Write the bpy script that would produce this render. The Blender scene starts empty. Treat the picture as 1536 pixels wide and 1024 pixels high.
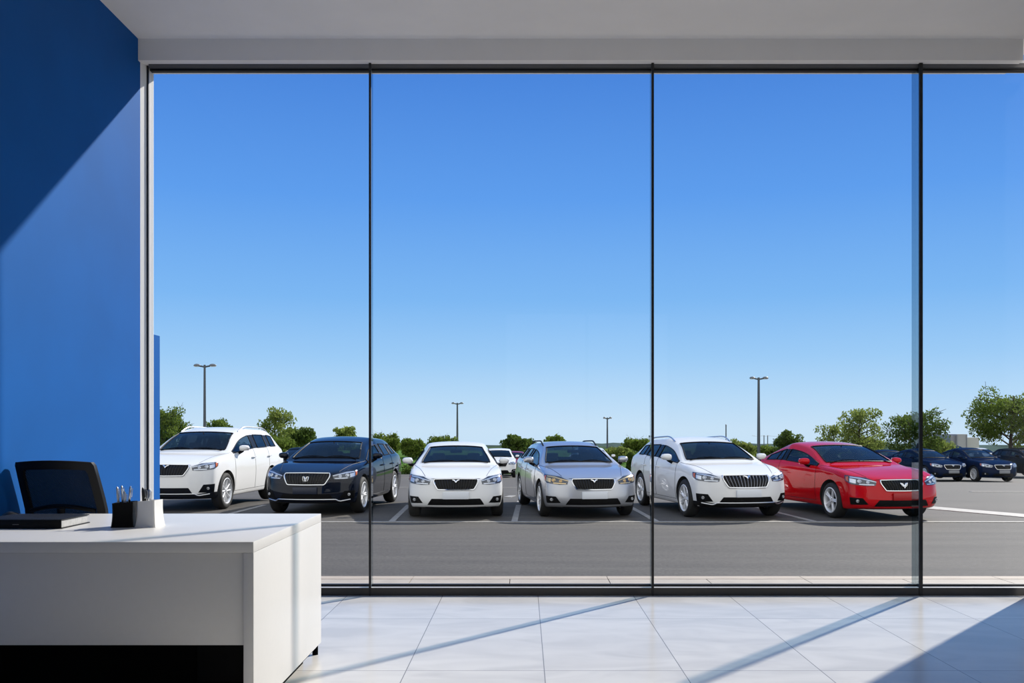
import bpy, bmesh, math, random
from mathutils import Vector, Matrix, Euler
from mathutils.bvhtree import BVHTree

SC = bpy.context.scene
COL = SC.collection
R = math.radians

# ------------------------------------------------------------------ camera constants (1536x1024 frame)
FPX, VX, VY, CAMZ = 1400.0, 786.0, 643.0, 1.25
def wx(px, d): return (px - VX) * d / FPX
def wz(py, d): return CAMZ - (py - VY) * d / FPX

# ------------------------------------------------------------------ materials
MATS = {}
def principled(name, color, rough=0.5, metal=0.0, coat=0.0, spec=0.5, noise=None, bump=None, emit=None):
    if name in MATS: return MATS[name]
    m = bpy.data.materials.new(name); m.use_nodes = True
    nt = m.node_tree; b = nt.nodes['Principled BSDF']
    b.inputs['Base Color'].default_value = (*color, 1)
    b.inputs['Roughness'].default_value = rough
    b.inputs['Metallic'].default_value = metal
    b.inputs['Coat Weight'].default_value = coat
    b.inputs['Coat Roughness'].default_value = 0.03
    b.inputs['Specular IOR Level'].default_value = spec
    if noise or bump:
        tc = nt.nodes.new('ShaderNodeTexCoord')
    if noise:
        sc, amt = noise
        n = nt.nodes.new('ShaderNodeTexNoise'); n.inputs['Scale'].default_value = sc; n.inputs['Detail'].default_value = 5
        nt.links.new(tc.outputs['Object'], n.inputs['Vector'])
        r = nt.nodes.new('ShaderNodeValToRGB')
        r.color_ramp.elements[0].position = 0.3; r.color_ramp.elements[1].position = 0.7
        r.color_ramp.elements[0].color = (*[c * (1 - amt) for c in color], 1)
        r.color_ramp.elements[1].color = (*[min(1, c * (1 + amt)) for c in color], 1)
        nt.links.new(n.outputs['Fac'], r.inputs['Fac']); nt.links.new(r.outputs['Color'], b.inputs['Base Color'])
    if bump:
        sc, st = bump
        n2 = nt.nodes.new('ShaderNodeTexNoise'); n2.inputs['Scale'].default_value = sc
        nt.links.new(tc.outputs['Object'], n2.inputs['Vector'])
        bp = nt.nodes.new('ShaderNodeBump'); bp.inputs['Strength'].default_value = st; bp.inputs['Distance'].default_value = 0.01
        nt.links.new(n2.outputs['Fac'], bp.inputs['Height']); nt.links.new(bp.outputs['Normal'], b.inputs['Normal'])
    if emit:
        b.inputs['Emission Color'].default_value = (*emit[0], 1); b.inputs['Emission Strength'].default_value = emit[1]
    MATS[name] = m
    return m

def paint(name, color, metal=0.0, rough=0.35, coat=1.0):
    """two sided sheet metal: glossy paint outside, dark trim on the inner side"""
    if name in MATS: return MATS[name]
    m = principled(name, color, rough, metal, coat=coat, spec=0.0 if metal < 0.1 else 0.5)
    nt = m.node_tree; b = nt.nodes['Principled BSDF']; b.inputs['Coat IOR'].default_value = 1.36; out = nt.nodes['Material Output']
    g = nt.nodes.new('ShaderNodeNewGeometry'); d = nt.nodes.new('ShaderNodeBsdfDiffuse')
    d.inputs['Color'].default_value = (0.03, 0.03, 0.035, 1)
    mx = nt.nodes.new('ShaderNodeMixShader')
    nt.links.new(g.outputs['Backfacing'], mx.inputs[0]); nt.links.new(b.outputs[0], mx.inputs[1]); nt.links.new(d.outputs[0], mx.inputs[2])
    nt.links.new(mx.outputs[0], out.inputs['Surface'])
    return m

def glass(name, tint, ior=1.45, rough=0.0, scale=1.0):
    """thin pane: fresnel reflection over a tinted see-through sheet"""
    if name in MATS: return MATS[name]
    m = bpy.data.materials.new(name); m.use_nodes = True
    nt = m.node_tree; nt.nodes.remove(nt.nodes['Principled BSDF']); out = nt.nodes['Material Output']
    t = nt.nodes.new('ShaderNodeBsdfTransparent'); t.inputs['Color'].default_value = (*tint, 1)
    g = nt.nodes.new('ShaderNodeBsdfGlossy'); g.inputs['Roughness'].default_value = rough
    f = nt.nodes.new('ShaderNodeLayerWeight'); f.inputs['Blend'].default_value = 0.5
    pw = nt.nodes.new('ShaderNodeMath'); pw.operation = 'POWER'; nt.links.new(f.outputs['Facing'], pw.inputs[0]); pw.inputs[1].default_value = 5.0
    r0 = ((ior - 1) / (ior + 1)) ** 2
    k = nt.nodes.new('ShaderNodeMath'); k.operation = 'MULTIPLY_ADD'; k.inputs[1].default_value = (1 - r0) * scale; k.inputs[2].default_value = r0 * scale
    mx = nt.nodes.new('ShaderNodeMixShader')
    nt.links.new(pw.outputs[0], k.inputs[0]); nt.links.new(k.outputs[0], mx.inputs[0])
    nt.links.new(t.outputs[0], mx.inputs[1]); nt.links.new(g.outputs[0], mx.inputs[2]); nt.links.new(mx.outputs[0], out.inputs['Surface'])
    MATS[name] = m
    return m

# ------------------------------------------------------------------ object helpers
def tag(o, label=None, cat=None, group=None, kind=None):
    if label: o['label'] = label
    if cat: o['category'] = cat
    if group: o['group'] = group
    if kind: o['kind'] = kind
    return o

def empty(name, loc=(0, 0, 0), rz=0.0, parent=None):
    o = bpy.data.objects.new(name, None); COL.objects.link(o)
    o.location = loc; o.rotation_euler = (0, 0, rz); o.empty_display_size = 0.2
    if parent: o.parent = parent
    return o

class MB:
    def __init__(s): s.v = []; s.f = []; s.m = []
    def add(s, vs, fs, mi=0):
        o = len(s.v); s.v += [tuple(p) for p in vs]; s.f += [tuple(i + o for i in f) for f in fs]; s.m += [mi] * len(fs); return s
    def box(s, x0, x1, y0, y1, z0, z1, mi=0):
        vs = [(x0,y0,z0),(x1,y0,z0),(x1,y1,z0),(x0,y1,z0),(x0,y0,z1),(x1,y0,z1),(x1,y1,z1),(x0,y1,z1)]
        return s.add(vs, [(3,2,1,0),(4,5,6,7),(0,1,5,4),(1,2,6,5),(2,3,7,6),(3,0,4,7)], mi)
    def rbox(s, x0, x1, y0, y1, z0, z1, r=0.004, seg=2, mi=0, rot=None, about=None):
        bm = bmesh.new(); bmesh.ops.create_cube(bm, size=1)
        for v in bm.verts:
            v.co = Vector(((x0+x1)/2+v.co.x*(x1-x0), (y0+y1)/2+v.co.y*(y1-y0), (z0+z1)/2+v.co.z*(z1-z0)))
        bmesh.ops.bevel(bm, geom=list(bm.edges), offset=r, segments=seg, profile=0.5, affect='EDGES', clamp_overlap=True)
        bm.verts.ensure_lookup_table()
        for i, v in enumerate(bm.verts): v.index = i
        c = Vector(about or ((x0+x1)/2, (y0+y1)/2, (z0+z1)/2))
        vs = [(rot @ (v.co - c) + c) if rot else v.co.copy() for v in bm.verts]
        s.add(vs, [[v.index for v in f.verts] for f in bm.faces], mi); bm.free(); return s
    def loft(s, rings, closed=True, cap0=True, cap1=True, mi=0):
        n = len(rings[0]); vs = [p for r in rings for p in r]; fs = []
        for i in range(len(rings)-1):
            for k in range(n if closed else n-1):
                k2 = (k+1) % n
                fs.append((i*n+k, i*n+k2, (i+1)*n+k2, (i+1)*n+k))
        if cap0 and closed: fs.append(tuple(reversed(range(n))))
        if cap1 and closed: fs.append(tuple((len(rings)-1)*n+k for k in range(n)))
        return s.add(vs, fs, mi)
    def tube(s, pts, r, n=6, mi=0, closed=False, cap=True):
        pts = [Vector(p) for p in pts]; rings = []; L = len(pts)
        up = Vector((0,0,1)); prev = None
        for i, p in enumerate(pts):
            if closed: t = pts[(i+1) % L] - pts[i-1]
            else: t = pts[min(i+1, L-1)] - pts[max(i-1, 0)]
            if t.length < 1e-9: t = Vector((0,0,1))
            t.normalize()
            if prev is None:
                a = t.cross(up)
                if a.length < 0.05: a = t.cross(Vector((0,1,0)))
            else: a = prev - t * prev.dot(t)
            a.normalize(); prev = a; b = t.cross(a)
            rr = r[i] if isinstance(r, (list, tuple)) else r
            rings.append([p + a*math.cos(2*math.pi*k/n)*rr + b*math.sin(2*math.pi*k/n)*rr for k in range(n)])
        if closed: rings.append(rings[0]); return s.loft(rings, True, False, False, mi)
        return s.loft(rings, True, cap, cap, mi)
    def lathe(s, prof, n=32, axis='z', mi=0, center=(0,0,0), closed=False):
        """prof: (radius, height)"""
        rings = []; c = Vector(center)
        for k in range(n):
            a = 2*math.pi*k/n; ring = []
            for (r, h) in prof:
                if axis == 'z': p = (r*math.cos(a), r*math.sin(a), h)
                elif axis == 'x': p = (h, r*math.cos(a), r*math.sin(a))
                else: p = (r*math.cos(a), h, r*math.sin(a))
                ring.append(c + Vector(p))
            rings.append(ring)
        rings.append(rings[0])
        return s.loft(rings, closed, False, False, mi)
    def xf(s, M):
        s.v = [tuple(M @ Vector(p)) for p in s.v]; return s
    def build(s, name, mats, parent=None, smooth=None, fix=True):
        me = bpy.data.meshes.new(name); me.from_pydata([tuple(p) for p in s.v], [], s.f)
        if not isinstance(mats, (list, tuple)): mats = [mats]
        for m in mats: me.materials.append(m)
        me.polygons.foreach_set('material_index', s.m)
        if fix:
            bm = bmesh.new(); bm.from_mesh(me); bmesh.ops.remove_doubles(bm, verts=bm.verts, dist=1e-5)
            bmesh.ops.recalc_face_normals(bm, faces=bm.faces); bm.to_mesh(me); bm.free()
        if smooth is not None:
            me.polygons.foreach_set('use_smooth', [True]*len(me.polygons)); me.set_sharp_from_angle(angle=R(smooth))
        o = bpy.data.objects.new(name, me); COL.objects.link(o)
        if parent: o.parent = parent
        return o
    def struct(s, name, mats, label=None, cat=None, parent=None, smooth=None):
        o = s.build(name, mats, parent, smooth)
        if parent is None:
            o['kind'] = 'structure'
            if label: o['label'] = label
            if cat: o['category'] = cat
        return o
# ------------------------------------------------------------------ cars
# local frame: nose towards -Y, x across, z up; u = distance behind the nose; origin on the ground under the front axle
FX = [0.0, 0.38, 0.72, 0.82, 0.885, 0.94, 0.985]

SEDAN = dict(style='sedan', L=4.75, hw=0.90, ufa=0.92, wb=2.75, Rt=0.33, zbot=0.20, zlead=0.755, lift=0.07, zcowl=0.975,
             ucowl=1.42, uhead=2.22, zhead=1.315, zroof=1.40, rh=0.575, uB=2.72, urh=3.35, zrh=1.33, udeck=4.08, zdeck=1.02,
             belt0=0.90, belt1=0.96)
WAGON = dict(SEDAN, style='suv', L=4.75, urh=4.05, zrh=1.36, udeck=4.60, zdeck=0.98, uC=3.5)
COUPE = dict(SEDAN, style='coupe', L=4.75, hw=0.93, ufa=0.98, zroof=1.435, zhead=1.34, zcowl=0.99, rh=0.625, ucowl=1.48, uhead=2.28, uB=2.95, urh=3.25, zrh=1.36, udeck=4.22, zdeck=0.99, belt1=0.98)
SUV = dict(style='suv', L=4.55, hw=0.93, ufa=0.90, wb=2.68, Rt=0.355, zbot=0.22, zlead=0.81, lift=0.06, zcowl=1.035,
           ucowl=1.30, uhead=2.02, zhead=1.40, zroof=1.495, rh=0.61, uB=2.60, uC=3.42, urh=3.90, zrh=1.44, udeck=4.40, zdeck=1.05,
           belt0=0.96, belt1=1.05)
BIGSUV = dict(SUV, L=4.75, hw=0.95, Rt=0.375, zbot=0.25, zlead=0.94, zcowl=1.18, zhead=1.60, zroof=1.70, rh=0.66, zrh=1.65, zdeck=1.18,
              belt0=1.10, belt1=1.17, urh=4.10, udeck=4.58, uC=3.55)

def lerp(a, b, t): return a + (b - a) * t
def interp(tab, x):
    if x <= tab[0][0]: return tab[0][1]
    for (a, va), (b, vb) in zip(tab, tab[1:]):
        if x <= b:
            t = (x - a) / (b - a); return lerp(va, vb, t)
    return tab[-1][1]

def car_rings(P):
    L, hw = P['L'], P['hw']
    def half(u): return hw * interp([(0.3, 0.955), (0.8, 0.99), (1.3, 1.0), (L-1.3, 1.0), (L-0.6, 0.985), (L-0.2, 0.95)], u)
    def belt(u): return interp([(P['ucowl'], P['belt0']), (P['uhead'], P['belt0']+0.012), (L-0.2, P['belt1'])], u)
    uc, uh, ur, ud = P['ucowl'], P['uhead'], P['urh'], P['udeck']
    suv = P['style'] == 'suv'
    def hood(u):
        t = max(0, min(1, (u - 0.1) / (uc - 0.1))); return P['zlead'] + (P['zcowl'] - P['zlead'] - 0.01) * t ** 0.72
    def sides(u, zt6, w):
        z1 = P['zbot'] + 0.07; z4 = zt6 - 0.11
        return [(w*0.965, z1), (w*0.995, lerp(z1, z4, 0.36)), (w*1.0, lerp(z1, z4, 0.72)), (w*0.985, z4)]
    def bottom(w, zb): return [(w*f*0.95, zb) for f in FX]
    rings = []; kinds = []
    def push(u, kind, top, w, zb=None, du=None):
        zb = P['zbot'] if zb is None else zb
        ring = [(x, u, z) for x, z in bottom(w, zb)] + [(x, u, z) for x, z in sides(u, top[6][1], w)]
        for c in (6, 5, 4, 3, 2, 1, 0):
            x, z = top[c]; ring.append((x, u + (du[c] if du else 0), z))
        rings.append(ring); kinds.append(kind)
    def hood_top(u, w):
        z = hood(u); lift = P['lift'] * (1 - max(0, min(1, (u-0.4)/(uc-0.4))))
        dr = [0.0, -0.004, -0.016, -0.02, -0.03, -0.052, -0.095]
        return [(w*f*(0.985 if c == 6 else 1), z + dr[c] + lift*f*f) for c, f in enumerate(FX)]
    # front corner ring follows the curved nose
    PD, PW = P.get('plan', 0.36), 2.7
    plan = [PD * f ** PW for f in FX]
    w0 = half(0.35)
    top0 = hood_top(0.36, w0)
    zl = P['zlead']
    prof = [0.13, 0.055, 0.02, 0.0, 0.02, 0.09]
    ring = []
    u0 = PD + prof[0]
    lev_z = [zl, zl-0.075, zl-0.24, lerp(P['zbot'], zl, 0.30), P['zbot']+0.045, P['zbot']]
    for c, f in enumerate(FX): ring.append((w0*f*0.93, plan[c] + prof[5] + 0.02, lev_z[5]))
    for k in (4, 3, 2, 1):
        ring.append((w0 * {4: 0.955, 3: 0.99, 2: 0.995, 1: 0.985}[k], PD + prof[k] + 0.015, lev_z[k] + (P['lift']*0.7 if k == 1 else (0.02 if k == 2 else 0))))
    for c in (6, 5, 4, 3, 2, 1, 0):
        x, z = top0[c]; ring.append((x, plan[c] + prof[0], zl + P['lift']*FX[c]**2 + [0, 0, -0.004, -0.006, -0.01, -0.018, -0.035][c]))
    rings.append(ring); kinds.append('nose')
    front = []
    for c in range(6):
        col = []
        for k in (1, 2, 3, 4):
            f = FX[c]; lz = lev_z[k] + (P['lift']*0.8*f*f if k == 1 else (0.02*f*f if k == 2 else 0))
            col.append((w0*f*{1: 0.99, 2: 0.995, 3: 0.99, 4: 0.955}[k], plan[c] + prof[k], lz))
        front.append(col)
    for u in (0.72, P['ufa'] + 0.05, uc - 0.14):
        t = (u - 0.5) / (uc - 0.5); w = half(u)
        push(u, 'hood', hood_top(u, w), w, du=[-(1-f) * 0.10 * 0 for f in FX])
    # cowl
    zc = P['zcowl']; w = half(uc)
    cowl = [(0, zc+0.012), (w*0.42, zc+0.008), (w*0.825, zc-0.005), (w*0.87, zc-0.012), (w*0.90, zc-0.022), (w*0.925, zc-0.04), (w*0.955, belt(uc))]
    push(uc, 'cowl', cowl, w, du=[-0.10, -0.08, 0, 0.02, 0.03, 0.03, 0.03])
    def roof_top(u, z, w, rh):
        b = belt(u); zr = z - 0.055
        return [(0, z), (rh*0.55, z-0.010), (rh-0.025, zr+0.022), (rh+0.03, zr-0.012), (rh+0.06, zr-0.058), (w*0.945, b+0.028), (w*0.958, b)]
    w = half(uh); head = roof_top(uh, P['zhead'], w, P['rh']*0.985)
    um = lerp(uc, uh, 0.5); mid = []
    for c in range(7):
        (x0, z0), (x1, z1) = cowl[c], head[c]
        mid.append((lerp(x0, x1, 0.48), lerp(z0, z1, 0.53)))
    mid[6] = (w*0.957, belt(um)); mid[5] = (w*0.94, belt(um)+0.026)
    push(um, 'wsmid', mid, half(um), du=[-0.06, -0.05, 0, 0.01, 0.02, 0.0, 0.0])
    push(uh, 'roof', head, w, du=[-0.06, -0.045, 0, 0.02, 0.06, 0.02, 0])
    def zr_at(u): return interp([(uh, P['zhead']), (uh+0.30, P['zroof']-0.012), (lerp(uh, ur, 0.45), P['zroof']), (ur, P['zrh'])], u)
    us = [P['uB'], P['uB'] + 0.09]
    if suv: us += [P['uC'], P['uC'] + 0.08]
    for u in us: push(u, 'roof', roof_top(u, zr_at(u), half(u), P['rh']), half(u))
    rhh = P['rh'] * (0.97 if suv else 0.95)
    rear = roof_top(ur, P['zrh'], half(ur), rhh); push(ur, 'rhead', rear, half(ur), du=[0.05, 0.04, 0, -0.01, -0.03, 0, 0])
    zd = P['zdeck']; w = half(ud); b = belt(ud)
    deck = [(0, zd), (w*0.40, zd-0.003), (w*(0.80 if suv else 0.76), zd-0.012), (w*0.86, zd-0.022), (w*0.90, zd-0.032), (w*0.935, b+0.0), (w*0.955, b-0.03)]
    um = lerp(ur, ud, 0.5)
    midr = [(lerp(a[0], c[0], 0.5), lerp(a[1], c[1], 0.46)) for a, c in zip(rear, deck)]
    midr[6] = (half(um)*0.955, belt(um)-0.005); midr[5] = (half(um)*0.94, belt(um)+0.022)
    push(um, 'rgmid', midr, half(um), du=[0.06, 0.05, 0, -0.01, -0.02, 0, 0])
    push(ud, 'deck', deck, w, du=[0.08, 0.06, 0, 0, 0, 0, 0])
    if not suv:
        u = L - 0.32; w = half(u)
        push(u, 'deck', [(x*w/half(ud)*0.99, z + 0.015) for x, z in deck], w)
    # rear cap
    wl = half(L); PDr = 0.22; planr = [PDr * f ** 2.6 for f in FX]; profr = [0.05, 0.0, 0.03, 0.0, 0.03, 0.10]
    zt = zd - (0.10 if suv else 0.015)
    lz = [zt, zt - 0.10, lerp(zt, P['zbot'], 0.45), lerp(zt, P['zbot'], 0.62), P['zbot']+0.10, P['zbot']+0.04]
    ring = [(wl*f*0.93, L - planr[c] - profr[5], lz[5]) for c, f in enumerate(FX)]
    for k in (4, 3, 2, 1): ring.append((wl*{4: .955, 3: .99, 2: .99, 1: .97}[k], L - PDr - profr[k], lz[k]))
    for c in (6, 5, 4, 3, 2, 1, 0): ring.append((wl*FX[c]*0.95, L - planr[c] - profr[0], lz[0] - 0.03*FX[c]**4))
    rings.append(ring); kinds.append('tail')
    back = [[(wl*FX[c]*0.97, L - planr[c] - profr[k], lz[k]) for k in (1, 2, 3, 4)] for c in range(6)]
    return rings, kinds, front, back

REG = ['body', 'windscreen', 'rear_window', 'door_window', 'rear_door_window', 'quarter_window', 'pillar', 'front_door', 'rear_door', 'hood', 'bumper']
def car_cage(P):
    rings, kinds, front, back = car_rings(P)
    V = []; F = []; G = []; ids = {}
    def vid(key, p, s):
        if abs(p[0]) < 1e-6: s = 1
        if (key, s) not in ids:
            ids[(key, s)] = len(V); V.append((p[0]*s, p[1] - P['ufa'], p[2]))
        return ids[(key, s)]
    n = len(rings); K = len(rings[0])
    def reg(i, k):
        """cage face between rings i,i+1 and rows k,k+1 (rows: 0-6 floor, 7-10 side, 11-17 belt to roof centre)"""
        a, b = kinds[i], kinds[i+1]
        if k >= 15 and (a, b) in (('cowl', 'wsmid'), ('wsmid', 'roof')): return 1
        if k >= 15 and (a, b) in (('rhead', 'rgmid'), ('rgmid', 'deck')): return 2
        iB = iroof[1]
        suv, coupe = P['style'] == 'suv', P['style'] == 'coupe'
        if k == 12:
            if icowl <= i < iB: return 3
            if i == iB: return 6
            if suv:
                if i == iB+1: return 4
                if i == iB+2: return 6
                if i in (iB+3,): return 5
            else:
                if iB < i <= iB+1: return 4
                if i == iB+2: return 5
        if 7 <= k <= 11:
            if coupe:
                if icowl <= i < iB+1: return 7
            else:
                if icowl <= i < iB: return 7
                if iB <= i <= iB+1: return 8
        if k >= 13 and i < icowl: return 9
        return 0
    icowl = kinds.index('cowl'); iroof = [i for i, q in enumerate(kinds) if q == 'roof']
    for s in (1, -1):
        def ring_v(i, k): return vid(('r', i, k), rings[i][k], s)
        for i in range(n-1):
            for k in range(K-1):
                q = [ring_v(i, k), ring_v(i, k+1), ring_v(i+1, k+1), ring_v(i+1, k)]
                F.append(q[::-1] if s == 1 else q); G.append(reg(i, k))
        for which, cols, i in (('f', front, 0), ('b', back, n-1)):
            def cv(c, lev):
                if lev == 0: return ring_v(i, 17 - c)
                if lev == 5: return ring_v(i, c)
                if c == 6: return ring_v(i, 11 - lev)
                return vid((which, c, lev), cols[c][lev-1], s)
            for c in range(6):
                for lev in range(5):
                    q = [cv(c, lev), cv(c, lev+1), cv(c+1, lev+1), cv(c+1, lev)]
                    if (which == 'b') != (s == -1): q = q[::-1]
                    F.append(q); G.append(10 if lev >= 1 else 0)
    return V, F, G

def eval_mesh(o):
    dg = bpy.context.evaluated_depsgraph_get(); dg.update()
    return bpy.data.meshes.new_from_object(o.evaluated_get(dg), depsgraph=dg)

class Surf:
    """smooth body skin to which lamps, grille, seams and handles are fitted"""
    def __init__(s, me):
        s.v = [v.co.copy() for v in me.vertices]; s.n = [v.normal.copy() for v in me.vertices]
        s.p = [tuple(p.vertices) for p in me.polygons]; s.b = BVHTree.FromPolygons(s.v, s.p)
    def normal(s, co):
        hit, nn, i, d = s.b.find_nearest(co)
        if i is None: return Vector((0, 0, 1))
        acc = Vector((0, 0, 0))
        for vi in s.p[i]:
            w = 1.0 / ((s.v[vi] - hit).length_squared + 1e-7); acc += s.n[vi] * w
        acc.normalize(); return acc
    def radial(s, phi, z, yc, off=0.0):
        """cast towards a vertical axis at (0, yc)"""
        d = Vector((-math.sin(phi), math.cos(phi), 0)); o = Vector((0, yc, z)) - d * 4
        h, nn, i, dist = s.b.ray_cast(o, d)
        if h is None: h = s.b.find_nearest(Vector((0, yc, z)) - d * 1.2)[0]
        return h + s.normal(h) * off
    def side(s, y, z, sg, off=0.0):
        h, nn, i, dist = s.b.ray_cast(Vector((sg*3, y, z)), Vector((-sg, 0, 0)))
        if h is None: h = s.b.find_nearest(Vector((sg*0.9, y, z)))[0]
        return h + s.normal(h) * off
    def top(s, x, y, off=0.0):
        h, nn, i, dist = s.b.ray_cast(Vector((x, y, 4)), Vector((0, 0, -1)))
        if h is None: h = s.b.find_nearest(Vector((x, y, 1)))[0]
        return h + s.normal(h) * off

def resample(pts, n):
    L = [0]
    for a, b in zip(pts, pts[1:]): L.append(L[-1] + math.dist(a, b))
    out = []
    for i in range(n):
        t = L[-1] * i / (n - 1); k = 0
        while k < len(L) - 2 and L[k+1] < t: k += 1
        q = 0 if L[k+1] == L[k] else (t - L[k]) / (L[k+1] - L[k])
        out.append(tuple(lerp(a, b, q) for a, b in zip(pts[k], pts[k+1])))
    return out

class Fitter:
    """points of the nose are given as (x, z, u): x across, z height, u roughly how far behind the nose"""
    def __init__(s, S, P): s.S = S; s.P = P; s.yc = 1.1 - P['ufa']
    def pt(s, q, off=0.0):
        x, z = q[0], q[1]; u = q[2] if len(q) > 2 else 0.36 * abs(x / s.P['hw']) ** 2.7
        return s.S.radial(math.atan2(x, 1.1 - u), z, s.yc, off)
    def full(s, q):
        return (q[0], q[1], q[2] if len(q) > 2 else 0.36 * abs(q[0] / s.P['hw']) ** 2.7)
    def patch(s, mb, top, bot, off, nc=12, nr=5, thick=0.012, mi=0, bulge=0.0):
        T = resample([s.full(q) for q in top], nc); B = resample([s.full(q) for q in bot], nc); vs = []; fs = []
        for j in range(nr):
            t = j / (nr - 1)
            for i in range(nc):
                q = tuple(lerp(a, b, t) for a, b in zip(T[i], B[i]))
                bl = bulge * math.sin(math.pi * min(1, max(0, i/(nc-1)))) * math.sin(math.pi * t)
                vs.append(s.pt(q, off + bl))
        for j in range(nr - 1):
            for i in range(nc - 1): fs.append((j*nc+i, (j+1)*nc+i, (j+1)*nc+i+1, j*nc+i+1))
        # skirt so that the piece has thickness
        rim = [i for i in range(nc)] + [j*nc+nc-1 for j in range(1, nr)] + [(nr-1)*nc+i for i in range(nc-2, -1, -1)] + [j*nc for j in range(nr-2, 0, -1)]
        base = len(vs)
        for k in rim: vs.append(vs[k] - s.S.normal(vs[k]) * (off + thick))
        for a in range(len(rim)):
            b = (a + 1) % len(rim); fs.append((rim[a], rim[b], base + b, base + a))
        mb.add(vs, fs, mi); return mb
    def line(s, mb, pts, r, off=0.0, n=6, closed=False, mi=0, step=None, k=None):
        P = [s.full(q) for q in pts]
        if closed: P = P + [P[0]]
        P = resample(P, k or max(6, len(pts) * 5))
        if closed: P = P[:-1]
        mb.tube([s.pt(q, off) for q in P], r, n, mi, closed); return mb
    def sideline(s, mb, pts, sg, r, off=0.0, n=5, k=24, closed=False):
        P = resample(list(pts) + ([pts[0]] if closed else []), k)
        mb.tube([s.S.side(y - s.P['ufa'], z, sg, off) for y, z in P], r, n); return mb

def sub_mesh(me, faces, name, mats, parent, S, mat_of=None):
    used = {}; vs = []; fs = []
    for p in faces:
        f = []
        for vi in p.vertices:
            if vi not in used: used[vi] = len(vs); vs.append(me.vertices[vi].co.copy())
            f.append(used[vi])
        fs.append(f)
    m = bpy.data.meshes.new(name); m.from_pydata(vs, [], fs)
    for x in mats: m.materials.append(x)
    if mat_of: m.polygons.foreach_set('material_index', [mat_of(p) for p in faces])
    m.polygons.foreach_set('use_smooth', [True]*len(fs))
    m.normals_split_custom_set_from_vertices([tuple(S.normal(v)) for v in vs])
    o = bpy.data.objects.new(name, m); COL.objects.link(o); o.parent = parent
    return o

def boundary_loops(me):
    cnt = {}
    for p in me.polygons:
        for k in p.edge_keys: cnt[k] = cnt.get(k, 0) + 1
    nb = {}
    for (a, b), c in cnt.items():
        if c == 1: nb.setdefault(a, []).append(b); nb.setdefault(b, []).append(a)
    loops = []; seen = set()
    for st in nb:
        if st in seen: continue
        loop = [st]; seen.add(st); cur = st
        while True:
            nx = [q for q in nb[cur] if q not in seen]
            if not nx: break
            cur = nx[0]; seen.add(cur); loop.append(cur)
        loops.append([me.vertices[i].co.copy() for i in loop])
    return loops

def wheel_meshes(Rt, style, tyre_m, rim_m, disc_m, dark_m):
    """axis along x, outer face towards +x; returns (tyre, rim) mesh data"""
    key = ('wheel', Rt, style)
    w = 0.215; rr = Rt * 0.715
    t = MB(); prof = [(rr-0.02, -w/2+0.02), (rr+0.005, -w/2), (Rt-0.045, -w/2-0.004), (Rt-0.012, -w/2+0.018), (Rt, -w/2+0.05), (Rt, w/2-0.05), (Rt-0.012, w/2-0.018), (Rt-0.045, w/2+0.004), (rr+0.005, w/2), (rr-0.02, w/2-0.02)]
    t.lathe(prof, 40, 'x')
    for k in range(48):   # tread grooves
        pass
    to = t.build('wheel', [tyre_m], None, 40)
    m = MB()
    # barrel and lip
    m.lathe([(rr+0.004, w/2-0.004), (rr-0.012, w/2+0.002), (rr-0.022, w/2-0.012), (rr-0.03, w/2-0.06), (rr-0.035, -w/2+0.02)], 40, 'x', 0)
    m.lathe([(rr-0.03, 0.0), (0.02, 0.0)], 40, 'x', 1)          # dark hub carrier
    m.lathe([(rr*0.74, 0.012), (rr*0.74, 0.02), (rr*0.3, 0.02)], 32, 'x', 2)   # brake disc
    ns = {'ten': 10, 'five': 5, 'double': 7}[style]
    xo = w/2 - 0.018
    for k in range(ns):
        a = 2*math.pi*k/ns
        offs = (-0.085, 0.085) if style != 'ten' else (0,)
        for da in offs:
            wd0, wd1 = (0.018, 0.013) if style != 'ten' else (0.020, 0.014)
            p0 = Vector((xo - 0.012, 0.045*math.cos(a+da*2), 0.045*math.sin(a+da*2))); p1 = Vector((xo, (rr-0.01)*math.cos(a+da*1.2), (rr-0.01)*math.sin(a+da*1.2)))
            d = (p1 - p0).normalized(); sd = d.cross(Vector((1, 0, 0))).normalized(); th = Vector((0.028, 0, 0))
            q = [p0+sd*wd0, p0-sd*wd0, p1-sd*wd1, p1+sd*wd1]
            top = [p + Vector((-0.004, 0, 0)) for p in q]
            mid0, mid1 = p0 + Vector((0.006, 0, 0)), p1 + Vector((0.003, 0, 0))
            vs = top + [p - th for p in q] + [mid0, mid1]
            m.add(vs, [(0, 8, 9, 3), (8, 1, 2, 9), (0, 3, 7, 4), (1, 5, 6, 2), (4, 7, 6, 5), (2, 3, 9), (3, 2, 6, 7)], 0)
    m.lathe([(0.062, xo-0.03), (0.06, xo-0.004), (0.045, xo+0.004), (0.0001, xo+0.006)], 20, 'x', 0)
    for k in range(5):
        a = 2*math.pi*(k+0.5)/5
        m.lathe([(0.009, xo-0.004), (0.008, xo+0.006), (0.0001, xo+0.007)], 8, 'x', 1, center=(0, 0.045*math.cos(a), 0.045*math.sin(a)))
    ro = m.build('rim', [rim_m, dark_m, disc_m], None, 35)
    tm, rm = to.data, ro.data
    bpy.data.objects.remove(to); bpy.data.objects.remove(ro)
    return tm, rm

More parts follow.
